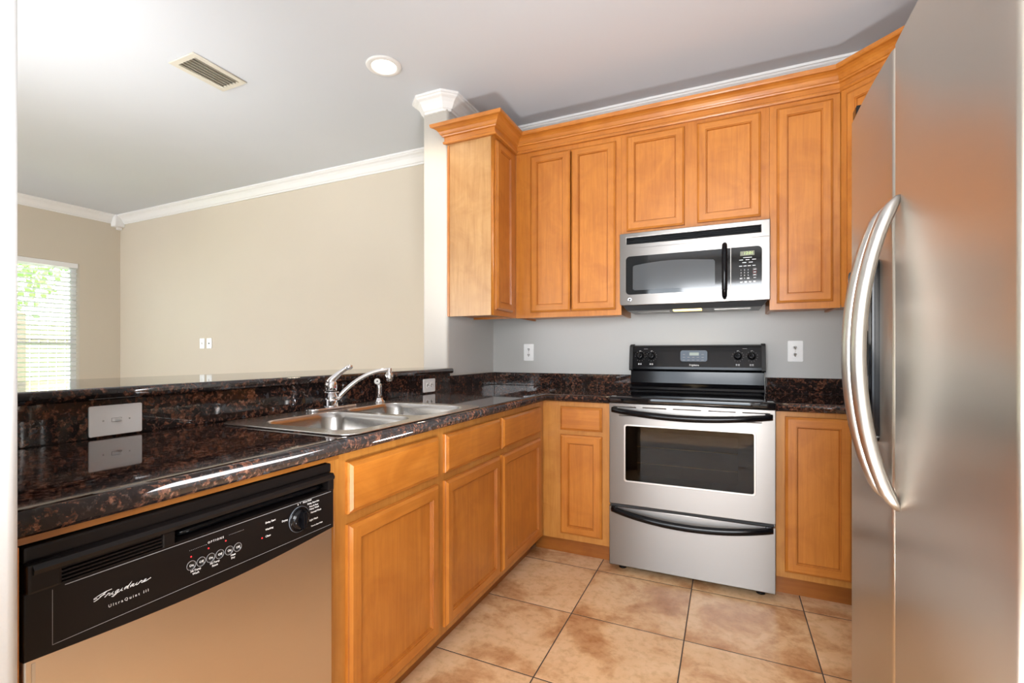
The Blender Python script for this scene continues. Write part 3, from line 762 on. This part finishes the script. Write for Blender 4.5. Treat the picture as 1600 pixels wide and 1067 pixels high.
for u, v in ((-2.637, .7600), (-2.603, .7635), (-2.567, .7655), (-2.4825, .7415)):
    m = MB(fd); m.lathe((u, v, .6466), [(.0015, 0), (.0012, .0008), (.0002, .0010)], 10, ax='w'); m.build('indicator_light', M_RED, con)
m = MB(fd); m.lathe((*DC, .6466), [(.0295, 0), (.0295, .003), (.0275, .006), (.0262, .006), (.0262, .003), (.0225, .004), (.0215, .010), (.0185, .0125), (.0005, .013)], 36, ax='w')
kn = m.build('dial', M_BLACK, con)
m = MB(fd); R = []
bmx = MB(fd); bmx.box(DC[0] - .0055, DC[0] + .0055, DC[1] - .021, DC[1] + .021, .655, .669, .003); bmx.build('dial_grip', M_BLACK, kn)
m = MB(fd); m.lathe((*DC, .6466), [(.0303, .0005), (.0303, .0025), (.0294, .0034), (.0294, .0005)], 36, ax='w', ring=True); m.build('dial_ring', plain('dial_rim', (.12, .13, .15), .25), kn)
# steel door: top edge follows the bow of the panel
m = MB(fd); top = [(y1 - .006 - (y1 - y0 - .012) * i / 20, .6965 - .0145 * math.sin(PI * i / 20)) for i in range(21)]
plate(m, [(y0 + .006, .115), (y1 - .006, .115)] + top, [], .601, .642, bev=.003); m.build('door', M_DWST, dw)
m = MB(fd); m.box(y0 + .012, y0 + .0165, .12, .690, .6421, .6430, .0003); m.build('door_edge_trim', M_HAND, dw)
m = MB(fd); m.box(y0 + .01, y1 - .01, .005, .10, .545, .560); m.build('kick_plate', M_MATBLK, dw)
# wooden filler strips around the dishwasher
for bb, lab, mt in (((BF - .019, .640, -2.900, y0 - .001, 0, .8650), 'thin upright maple filler strip on the left of the dishwasher', WZ),
                    ((BF - .019, .634, -2.900, -2.2385, .8655, .8757), 'long thin maple strip under the worktop above the dishwasher', W_STRIP),
                    ((BF - .019, BF, y1 + .002, -2.2375, 0, .8650), 'narrow upright maple stile between the dishwasher and the sink cabinet', WZF)):
    m = MB(); m.box(*bb); tag(m.build('cabinet_filler', mt), lab, 'cabinet filler')

# ------------------------------------------------------------------ range
rg = thing('kitchen_range', 'freestanding stainless steel electric range with black cooktop and backguard', 'range', (1.384, -.33, 0))
rx0, rx1 = 1.0045, 1.7635; RF = -.655
fr_ = f_back(RF)
m = MB(); m.box(rx0 + .002, rx1 - .002, -.612, -.03, .035, .893); m.build('body', M_MATBLK, rg)
m = MB(); m.box(rx0, rx0 + .003, -.64, -.05, .035, .89); m.build('side_panel', M_STEEL, rg)
m = MB(); m.box(rx1 - .003, rx1, -.64, -.05, .035, .89); m.build('side_panel', M_STEEL, rg)
for x in (rx0 + .055, rx1 - .055):
    for y in (-.59, -.09):
        m = MB(Fr((x, y, 0), (1, 0, 0), (0, 0, 1), (0, -1, 0))); m.lathe((0, 0, 0), [(.020, 0), (.020, .008), (.012, .012), (.008, .035)], 16); m.build('foot', M_BLACK, rg)
# drawer
m = MB(fr_); plate(m, [(rx0, .035), (rx1, .035), (rx1, .337), (rx0, .337)], [], -.040, .0, bev=.003); dr = m.build('storage_drawer', M_STEEL, rg)
def bow_handle(fr, u0, u1, v, sag, w, h, hw):
    mb = MB(fr); R = []
    for i in range(33):
        t = i / 32; s_ = math.sin(PI * t); u = u0 + (u1 - u0) * t
        out = w * (1 - (2 * t - 1) ** 4) + .012; vv = v - sag * s_
        hh = h * (.85 + .15 * s_)
        R.append([(u, vv - hh, out - hw * .2), (u, vv - hh * .8, out + hw * .5), (u, vv - hh * .3, out + hw), (u, vv + hh * .3, out + hw), (u, vv + hh * .8, out + hw * .5), (u, vv + hh, out - hw * .2), (u, vv + hh * .7, out - hw * .8), (u, vv - hh * .7, out - hw * .8)])
    mb.rings(R, caps=(True, True)); return mb
mb = bow_handle(fr_, rx0 + .010, rx1 - .008, .328, .036, .032, .0185, .011)
for u in (rx0 + .010, rx1 - .040): mb.box(u, u + .030, .313, .343, .0, .016, .004)
mb.build('drawer_handle', M_BLACK, dr)
# dark gap
m = MB(fr_); m.box(rx0 + .004, rx1 - .004, .337, .356, -.045, -.008); m.build('gap_strip', M_GAP, rg)
# oven door with window
wn = (1.083, 1.680, .479, .769)
slots = []
for a_, b_ in ((1.020, 1.140), (1.170, 1.288), (1.318, 1.450), (1.480, 1.602), (1.628, 1.744)): slots.append((a_, b_, .8600, .8665))
slots += [(1.050, 1.140, .8155, .8215), (1.600, 1.710, .8155, .8215)]
m = MB(fr_); plate(m, [(rx0, .356), (rx1, .356), (rx1, .8795), (rx0, .8795)], [rrect(*wn, .010, 4)] + [rrect(a_, b_, c_, d_, .0025, 3) for a_, b_, c_, d_ in slots], -.040, 0, bev=.0025); dd = m.build('oven_door', M_STEEL, rg)
m = MB(fr_); plate(m, rrect(wn[0] - .004, wn[1] + .004, wn[2] - .004, wn[3] + .004, .012, 4), [rrect(wn[0] + .002, wn[1] - .002, wn[2] + .002, wn[3] - .002, .010, 4)], -.003, .002, bev=.001); m.build('window_trim', M_HAND, dd)
m = MB(fr_); m.box(rx0 + .01, rx1 - .01, .80, .874, -.039, -.030); m.build('slot_backing', M_GAP, dd)
m = MB(fr_); plate(m, rrect(wn[0], wn[1], wn[2], wn[3], .010, 4), [], -.007, -.004); m.build('oven_window', M_OVEN_T, dd)
m = MB(fr_); plate(m, rrect(wn[0] - .002, wn[1] + .002, wn[2] - .002, wn[3] + .002, .010, 4), [rrect(wn[0] + .060, wn[1] - .070, wn[2] + .035, wn[3] - .03, .010, 4)], -.012, -.010); m.build('window_border', M_BLACK, dd)
m = MB(fr_); m.box(wn[0], wn[1], wn[2], wn[3], -.0385, -.036); m.build('oven_interior', plain('dark_enamel', (.025, .020, .016), .4), dd)
m = MB(fr_)
for v in (.660, .575): m.tube([(1.13, v, -.020), (1.62, v, -.020)], .0022, 6)
m.build('oven_rack', M_BRASS, dd)
mb = bow_handle(fr_, rx0 + .012, rx1 - .010, .848, .024, .030, .0165, .011)
for u in (rx0 + .012, rx1 - .042): mb.box(u, u + .030, .836, .862, .0, .016, .004)
mb.build('door_handle', M_BLACK, dd)
# cooktop
m = MB(); m.box(rx0 - .004, rx1 + .004, -.664, -.085, .884, .917, .009, seg=4)
m.box(rx0 + .03, rx1 - .03, -.635, -.11, .9165, .9185, .0008); m.build('cooktop', M_BLACKG, rg)
# backguard
m = MB(f_back(0)); 
R = [[(u, v, w) for w, v in [(.01, .915), (.105, .915), (.112, .922), (.108, .935), (.086, .945), (.075, .960), (.072, 1.030), (.078, 1.040), (.01, 1.040)]] for u in (rx0 + .008, rx1 - .008)]
m.rings(R, caps=(True, True), smooth=False); m.build('backguard_riser', M_BLACK, rg)
m = MB(f_back(0)); prof = [(.008, 1.040), (.098, 1.040), (.104, 1.046), (.104, 1.060), (.088, 1.150), (.080, 1.178), (.062, 1.190), (.035, 1.195), (.008, 1.195)]
m.rings([[(u, v, w) for w, v in prof] for u in (rx0 + .020, rx1 - .020)], caps=(True, True), smooth=False); bgd = m.build('control_panel', M_BLACK, rg)
for u0_, u1_ in ((rx0 + .002, rx0 + .022), (rx1 - .022, rx1 - .002)):
    m = MB(f_back(0)); p2 = [(.006, 1.036), (.101, 1.036), (.109, 1.044), (.109, 1.062), (.093, 1.152), (.084, 1.184), (.064, 1.196), (.035, 1.200), (.006, 1.200)]
    m.rings([[(u, v, w) for w, v in p2] for u in (u0_, u1_)], caps=(True, True), smooth=False); m.build('end_cap', M_MATBLK, bgd)
# inclined panel frame for knobs and print
a1, a2 = Vector((0, -.104, 1.060)), Vector((0, -.088, 1.150)); vv = (a2 - a1).normalized(); ww = Vector((1, 0, 0)).cross(vv)
fpan = Fr(a1, (1, 0, 0), vv, ww)
for u in (1.072, 1.1405, 1.620, 1.691):
    m = MB(fpan); m.lathe((u, .066, 0), [(.0215, .0005), (.0215, .004), (.0185, .008), (.0175, .022), (.014, .025), (.0005, .025)], 28, ax='w'); k_ = m.build('knob', M_BLACK, bgd)
    m = MB(fpan); m.box(u - .0045, u + .0045, .066 - .017, .066 + .019, .020, .032, .0025); m.build('knob_grip', M_BLACK, k_)
m = MB(fpan); plate(m, rrect(1.303, 1.464, .026, .106, .016, 6), [], .0002, .004, bev=.001); m.build('display_bezel', M_BLACK, bgd)
m = MB(fpan); plate(m, rrect(1.309, 1.458, .034, .101, .013, 6), [], .0045, .0056); dp = m.build('display_panel', M_PANELG, bgd)
m = MB(fpan); m.box(1.360, 1.412, .070, .088, .0058, .0063); m.build('clock_display', plain('range_lcd', (.30, .36, .33), .2), dp)
m = MB(fpan)
for r_ in range(3):
    for c_ in range(5):
        if 1 <= c_ <= 3 and r_ == 2: continue
        m.box(1.322 + c_ * .026, 1.336 + c_ * .026, .041 + r_ * .017, .0425 + r_ * .017, .0058, .0062)
m.build('key_legend', M_GREY, dp)
m = MB(fpan)
text(m, 'Frigidaire', .0145, 1.386, .012, .0006, bold=.0002); m.build('brand_lettering', M_INK, bgd)
for u in (1.072, 1.1405, 1.620, 1.691):
    m = MB(fpan)
    for k in range(12):
        a_ = math.radians(-60 + k * 300 / 11 - 60); m.box(u + .030 * math.cos(a_) - .0007, u + .030 * math.cos(a_) + .0007, .066 + .030 * math.sin(a_) - .0007, .066 + .030 * math.sin(a_) + .0007, .0004, .0008)
    text(m, 'OFF', .0065, u, .098, .0006)
    for k in range(2): m.box(u - .011, u - .002, .018 - k * .006, .0205 - k * .006, .0004, .0008); m.box(u + .001, u + .010, .018 - k * .006, .0205 - k * .006, .0004, .0008)
    m.build('knob_legend', M_INK, bgd)
for u in (1.106, 1.656): m = MB(fpan); m.box(u - .012, u + .012, .1105, .1125, .0004, .0008); m.build('heading_mark', M_GREY, bgd)

# ------------------------------------------------------------------ microwave
mw = thing('microwave', 'stainless over-the-range microwave with black window, handle and keypad', 'microwave', (1.382, -.19, 1.385))
mx0, mx1 = 1.0035, 1.7605; MF = -.372
m = MB(); m.box(mx0 + .002, mx1 - .002, -.345, -.004, 1.425, 1.832); m.build('housing', plain('dark_grey_housing', (.06, .06, .062), .4), mw)
m = MB(); R = [[(mx0 + .01, -.355, 1.422), (mx1 - .01, -.355, 1.422), (mx1 - .01, -.01, 1.422), (mx0 + .01, -.01, 1.422)], [(mx0 + .03, -.32, 1.392), (mx1 - .03, -.32, 1.392), (mx1 - .03, -.03, 1.392), (mx0 + .03, -.03, 1.392)]]
m.rings(R, caps=(True, True), smooth=False); m.build('underside', plain('dark_underside', (.05, .05, .052), .35), mw)
m = MB(); m.box(1.287, 1.437, -.318, -.258, 1.383, 1.3925, .003); m.build('cooktop_lamp', M_LAMPM, mw)
for x in (1.08, 1.50):
    m = MB(); m.box(x, x + .18, -.24, -.08, 1.3885, 1.3915); m.build('grease_filter', M_STEEL, mw)
fm = f_back(MF)
m = MB(fm); plate(m, [(mx0, 1.7485), (mx1, 1.7485), (mx1, 1.8325), (mx0, 1.8325)], [[(1.036, 1.7680), (1.726, 1.7680), (1.726, 1.8125), (1.036, 1.8125)]], -.027, 0, bev=.003); tp = m.build('vent_fascia', M_STEEL, mw)
m = MB(fm); m.box(1.034, 1.728, 1.766, 1.8145, -.0265, -.022); m.build('vent_recess', M_MATBLK, tp)
for k in range(4):
    m = MB(fm); v = 1.770 + k * .0108; R = [[(u, v, -.018), (u, v, -.003), (u, v + .0015, -.001), (u, v + .0055, -.006), (u, v + .004, -.018)] for u in (1.037, 1.725)]
    m.rings(R, caps=(True, True), smooth=False); m.build('vent_louvre', M_LOUV, tp)
DX = 1.5805
m = MB(fm); plate(m, rrect(mx0, DX, 1.4225, 1.7465, [.001, .001, .001, .014], 5), [], -.027, 0, bev=.003); dr = m.build('door', M_STEEL, mw)
gl = [(u, v) for u, v in rrect(1.036, 1.5795, 1.481, 1.701, [.0005, .0005, .022, .022], 6)]
m = MB(fm); plate(m, gl, [], -.001, .0012); g_ = m.build('window_glass', M_MWBLK, dr)
# screened area: arched top
n = 14; ip = [(1.085, 1.5045)] + [(1.497, 1.5045), (1.505, 1.513), (1.505, 1.638), (1.498, 1.648)] + [(1.49 - (1.49 - 1.083) * i / n, 1.648 + .018 * math.sin(PI * (i / n) * .8) - .012 * (i / n) ** 2) for i in range(1, n + 1)] + [(1.075, 1.640), (1.075, 1.512)]
m = MB(fm); plate(m, ip, [], .0013, .0018); m.build('window_screen', M_MWIN, g_)
m = MB(fm); m.tube([(1.552, 1.437, .018), (1.552, 1.445, .034), (1.552, 1.48, .042), (1.552, 1.58, .046), (1.552, 1.68, .042), (1.552, 1.715, .034), (1.552, 1.723, .018)], [.009, .0125, .0135, .0135, .0135, .0125, .009], 16, flat=1.0)
m.box(1.545, 1.559, 1.438, 1.455, 0, .035); m.box(1.545, 1.559, 1.705, 1.722, 0, .035); m.build('door_handle', M_BLACK, dr)
m = MB(fm); m.lathe((1.058, 1.4535, .0003), [(.0125, 0), (.0125, .002), (.011, .003), (.0005, .003)], 28, ax='w'); bd = m.build('badge', plain('badge_silver', (.75, .75, .76), .2, 1), dr)
m = MB(fm); text(m, 'GE', .013, 1.058, .0 + 1.4535, .0035, shear=.3, bold=.0003)
m.lathe((1.058, 1.4535, .0003), [(.0118, .0028), (.0118, .0034), (.0108, .0034), (.0108, .0028)], 28, ax='w', ring=True); m.build('badge_monogram', plain('badge_dark', (.10, .10, .11), .4), bd)
m = MB(fm); plate(m, [(DX + .002, 1.4225), (mx1, 1.4225), (mx1, 1.7465), (DX + .002, 1.7465)], [], -.027, 0, bev=.003); cp = m.build('control_side', M_STEEL, mw)
m = MB(fm); plate(m, rrect(DX + .0025, 1.7265, 1.484, 1.7015, [.022, .022, .0005, .0005], 6), [], -.001, .0012); kp = m.build('keypad', M_MWBLK, cp)
m = MB(fm); m.box(1.626, 1.692, 1.655, 1.6785, .0013, .002); lc = m.build('display', M_LCD, kp)
m = MB(fm); text(m, '12:01', .020, 1.664, 1.667, .0022, shear=.1); m.build('display_digits', M_LCDINK, lc)
m = MB(fm); M = .0014
def bar(u, v, w=.018): m.box(u - w / 2, u + w / 2, v - .0016, v + .0016, M, M + .0003)
bar(1.660, 1.6445, .04)
for u in (1.630, 1.660, 1.690): bar(u, 1.6330)
for u in (1.645, 1.675): bar(u, 1.6190)
for u in (1.628, 1.648, 1.668, 1.690): bar(u, 1.6010, .014)
ks = '123456789'
for i in range(9): text(m, ks[i], .0095, 1.630 + (i % 3) * .0165, 1.580 - (i // 3) * .0145, M)
text(m, '0', .0095, 1.6465, 1.5365, M)
for u in (1.630, 1.663): bar(u, 1.538, .012); bar(u, 1.534, .012)
for k in range(4): bar(1.6935, 1.581 - k * .0145, .012)
for u in (1.632, 1.652, 1.672, 1.693): bar(u, 1.519, .013)
for u in (1.632, 1.652, 1.672, 1.693): bar(u, 1.5145, .010)
m.build('key_legend', M_INK, kp)
m = MB(fm); 
for c_ in (1.581, 1.552): m.lathe((1.6935, c_, M), [(.0095, 0), (.0095, .0003), (.0088, .0003), (.0088, 0)], 20, ax='w', ring=True)
m.build('key_ring', M_GREY, kp)
m = MB(fm); m.lathe((1.6935, 1.5665, M), [(.0095, 0), (.0095, .0003), (.0085, .0003), (.0085, 0)], 20, ax='w', ring=True); m.build('stop_key_ring', plain('dull_red', (.35, .03, .03), .4), kp)

# ------------------------------------------------------------------ refrigerator
rf = thing('refrigerator', 'large stainless steel side-by-side refrigerator with curved bar handles', 'refrigerator', (2.27, -2.035, 0))
FXD = 1.873; ya, yb, ys = -2.433, -1.583, -1.9585
m = MB(); m.box(1.953, 2.66, ya + .012, yb - .012, .02, 1.765, .006); m.build('cabinet', plain('grey_fridge_side', (.20, .20, .21), .4), rf)
def fdoor(y0_, y1_, name):
    """contoured door: gentle convex front, rounded vertical edges"""
    mb = MB(); pr = []; n = 14; bulge = .003; re = .008
    def fx(y): t = (y - y0_) / (y1_ - y0_); return FXD - bulge * (1 - (2 * t - 1) ** 2)
    pr.append((1.950, y0_)); 
    for i in range(6):
        a_ = math.radians(90 * i / 5); pr.append((FXD + re - re * math.sin(a_), y0_ + re - re * math.cos(a_)))
    for i in range(1, n): y = y0_ + re + (y1_ - y0_ - 2 * re) * i / n; pr.append((fx(y) + bulge * 0, y))
    for i in range(6):
        a_ = math.radians(90 * i / 5); pr.append((FXD + re - re * math.cos(a_), y1_ - re + re * math.sin(a_)))
    pr.append((1.950, y1_))
    zs = [(.055, .006), (.061, 0), (1.776, 0), (1.782, .006)]
    mb.rings([[(x + (i_ if x < 1.94 else 0), y, z) for x, y in pr] for z, i_ in zs], caps=(True, True))
    o = mb.build(name, M_FRIDGE, rf)
    return o
dn = fdoor(ya, ys - .005, 'fridge_door'); df = fdoor(ys + .004, yb, 'freezer_door')
m = MB(); m.box(1.952, 1.962, ya + .02, yb - .02, .06, 1.77); m.build('door_gasket', M_WHITE, rf)
for y in (yb - .025, ya + .035):
    m = MB(); m.box(1.8755, 1.99, y - .020, y + .022, 1.7825, 1.811, .005); m.build('hinge_cover', M_BLACK, rf)
m = MB(); m.box(1.955, 1.965, ya + .02, yb - .02, .004, .053); m.build('toe_grille', M_MATBLK, rf)
def fhandle(y, par):
    mb = MB(); R = []; N_ = 40
    for i in range(N_ + 1):
        t = i / N_; z = .832 + (1.460 - .832) * t; s_ = 1 - (2 * t - 1) ** 2
        x = FXD - .002 - .066 * s_ ** .80
        e = min(1, s_ * 5 + .16); rr = .0168 * e ** .5
        R.append([(x - rr * .85 * math.cos(a_), y + rr * math.sin(a_), z) for a_ in [k * 2 * PI / 14 for k in range(14)]])
    mb.rings(R, caps=(True, True)); return mb.build('door_handle', M_HAND, par)
fhandle(-2.000, dn); fhandle(-1.918, df)
# dispenser on the freezer door
ff = f_frd(0)
m = MB(ff); plate(m, rrect(1.640, 1.868, .948, 1.358, .014, 5), [rrect(1.665, 1.845, .975, 1.235, .012, 5)], -1.8755, -1.8555, bev=.002); ds_ = m.build('dispenser', M_BLACK, df)
m = MB(ff); m.box(1.655, 1.855, .962, 1.245, -1.8785, -1.8765); m.build('dispenser_recess', M_MATBLK, ds_)
m = MB(ff); m.box(1.735, 1.775, 1.09, 1.20, -1.876, -1.863, .004); m.build('dispenser_paddle', M_MATBLK, ds_)
m = MB(ff); m.box(1.68, 1.83, 1.275, 1.330, -1.8550, -1.8540); m.build('dispenser_keypad', M_PANELG, ds_)

# ------------------------------------------------------------------ outlets and switches
def duplex(fr, cu_, cv, label, group=None, horiz=False, scale=1.0):
    cr = fr(cu_, cv, 0)
    t = thing('wall_outlet', label, 'outlet', cr)
    w, h = (.058, .036) if horiz else (.036, .058)
    m = MB(fr); plate(m, rrect(cu_ - w, cu_ + w, cv - h, cv + h, .004, 3), [], .0004, .006, bev=.0018); m.build('cover_plate', M_WHITE, t)
    for s_ in (-1, 1):
        du, dv = (.0195 * s_, 0) if horiz else (0, .0195 * s_)
        m = MB(fr); m.lathe((cu_ + du, cv + dv, 0), [(.0165, .0061), (.0165, .0078), (.0155, .0082), (.0005, .0082)], 20, ax='w'); so = m.build('socket', M_WHITE, t)
        m = MB(fr)
        def sl(a, b, c, d):
            if horiz: a, b, c, d = -d, -c, a, b
            m.box(cu_ + du + a, cu_ + du + b, cv + dv + c, cv + dv + d, .0078, .0085)
        sl(-.0070, -.0050, -.001, .0085); sl(.0050, .0070, .0005, .0075); sl(-.0022, .0022, -.0105, -.0060)
        m.build('slots', M_HOLE, so)
    m = MB(fr); m.lathe((cu_, cv, 0), [(.003, .0061), (.003, .0072), (.0005, .0076)], 10, ax='w'); m.build('screw', M_HAND, t)
duplex(f_back(0), .285, 1.149, 'white outlet on the back wall near the left corner, under the two-door cabinet')
duplex(f_back(0), 1.914, 1.155, 'white outlet on the back wall right of the range')
duplex(f_pen(.022), -.889, .9595, 'white outlet set sideways in the granite backsplash right of the sink', horiz=True)
def toggle(fr, cu_, cv, label, horiz=False, hw=(.0635, .040), both=False):
    t = thing('light_switch', label, 'switch', fr(cu_, cv, 0))
    w, h = hw if horiz else hw[::-1]
    m = MB(fr); plate(m, rrect(cu_ - w, cu_ + w, cv - h, cv + h, .003, 3), [], .0004, .0055, bev=.0015); m.build('cover_plate', M_WHITE, t)
    a, b = (.0125, .0055) if horiz else (.0055, .0125)
    m = MB(fr); plate(m, rrect(cu_ - a, cu_ + a, cv - b, cv + b, .001, 2), [rrect(cu_ - a + .0009, cu_ + a - .0009, cv - b + .0009, cv + b - .0009, .0008, 2)], .0056, .0060); m.build('switch_collar', M_GREY, t)
    m = MB(fr)
    if horiz: R = [[(cu_ - .004, cv - .0035, .0056), (cu_ + .006, cv - .0035, .0056), (cu_ + .006, cv + .0035, .0056), (cu_ - .004, cv + .0035, .0056)], [(cu_ + .004, cv - .003, .016), (cu_ + .009, cv - .003, .016), (cu_ + .009, cv + .003, .016), (cu_ + .004, cv + .003, .016)]]
    else: R = [[(cu_ - .0035, cv - .006, .0056), (cu_ + .0035, cv - .006, .0056), (cu_ + .0035, cv + .004, .0056), (cu_ - .0035, cv + .004, .0056)], [(cu_ - .003, cv + .004, .016), (cu_ + .003, cv + .004, .016), (cu_ + .003, cv + .009, .016), (cu_ - .003, cv + .009, .016)]]
    m.rings(R, caps=(True, True), smooth=False); m.build('toggle', M_WHITE, t)
    for s_ in (-1, 1):
        du, dv = (.032 * s_, 0) if horiz else (0, .032 * s_)
        m = MB(fr); m.lathe((cu_ + du, cv + dv, 0), [(.0022, .0056), (.0022, .0064), (.0004, .0066)], 10, ax='w'); m.build('screw', M_HAND, t)
toggle(f_pen(.022), -2.4565, .9605, 'white toggle switch plate set sideways in the granite backsplash left of the sink', True)
toggle(f_back(0), -3.375, 1.243, 'left one of two small white wall plates on the living room wall', False, (.052, .038))
# cable plate
t = thing('cable_plate', 'right one of two small white wall plates on the living room wall, with a socket', 'wall plate', (-3.262, 0, 1.243))
m = MB(f_back(0)); plate(m, rrect(-3.262 - .038, -3.262 + .038, 1.243 - .052, 1.243 + .052, .003, 3), [], .0004, .0055, bev=.0015); m.build('cover_plate', M_WHITE, t)
m = MB(f_back(0)); m.lathe((-3.262, 1.243, 0), [(.006, .0056), (.006, .010), (.003, .012), (.0005, .012)], 14, ax='w'); m.build('jack', M_HOLE, t)

# ------------------------------------------------------------------ ceiling fittings
fc_ = f_ceil(H)
dl = thing('recessed_downlight', 'round recessed ceiling downlight glowing warm above the bar', 'ceiling light', (-.16, -1.062, H))
m = MB(fc_)
c_ = (-.16, 1.062, 0)
m.lathe(c_, [(.098, .0005), (.098, .004), (.092, .008), (.074, .010), (.068, .008), (.066, .0008)], 48, ax='w'); m.build('trim_ring', M_TRIM, dl)
m = MB(fc_); m.lathe(c_, [(.066, .0020), (.040, .0035), (.0005, .0040)], 40, ax='w'); m.build('lens', M_LAMPW, dl)
lamp('downlight_glow', 'SPOT', (-.16, -1.062, H - .02), 22, (1, .84, .62), .06, target=(-.16, -1.062, 0), spot=130, blend=.6)
lamp('range_glow', 'SPOT', (1.362, -.288, 1.378), 1.5, (1, .80, .55), .03, target=(1.362, -.22, .9), spot=150, blend=.7)
vt = thing('ceiling_vent', 'cream rectangular louvred air vent in the ceiling', 'air vent', (-1.1, -1.44, H))
m = MB(fc_); vx0, vx1, vy0, vy1 = -1.202, -.995, 1.285, 1.600
plate(m, [(vx0, vy0), (vx1, vy0), (vx1, vy1), (vx0, vy1)], [[(vx0 + .028, vy0 + .028), (vx1 - .028, vy0 + .028), (vx1 - .028, vy1 - .028), (vx0 + .028, vy1 - .028)]], .0005, .009, bev=.003); m.build('frame', M_WHITE2, vt)
m = MB(fc_); m.box(vx0 + .02, vx1 - .02, vy0 + .02, vy1 - .02, .0004, .0009); m.build('duct_backing', plain('duct_shadow', (.27, .24, .20), .8), vt)
for k in range(6):
    x = vx0 + .038 + k * .0255
    m = MB(fc_); m.rings([[(x, y, .001), (x + .0025, y, .001), (x + .011 + .0025, y, .013), (x + .011, y, .013)] for y in (vy0 + .028, vy1 - .028)], caps=(True, True), smooth=False); m.build('louvre', M_WHITE2, vt)
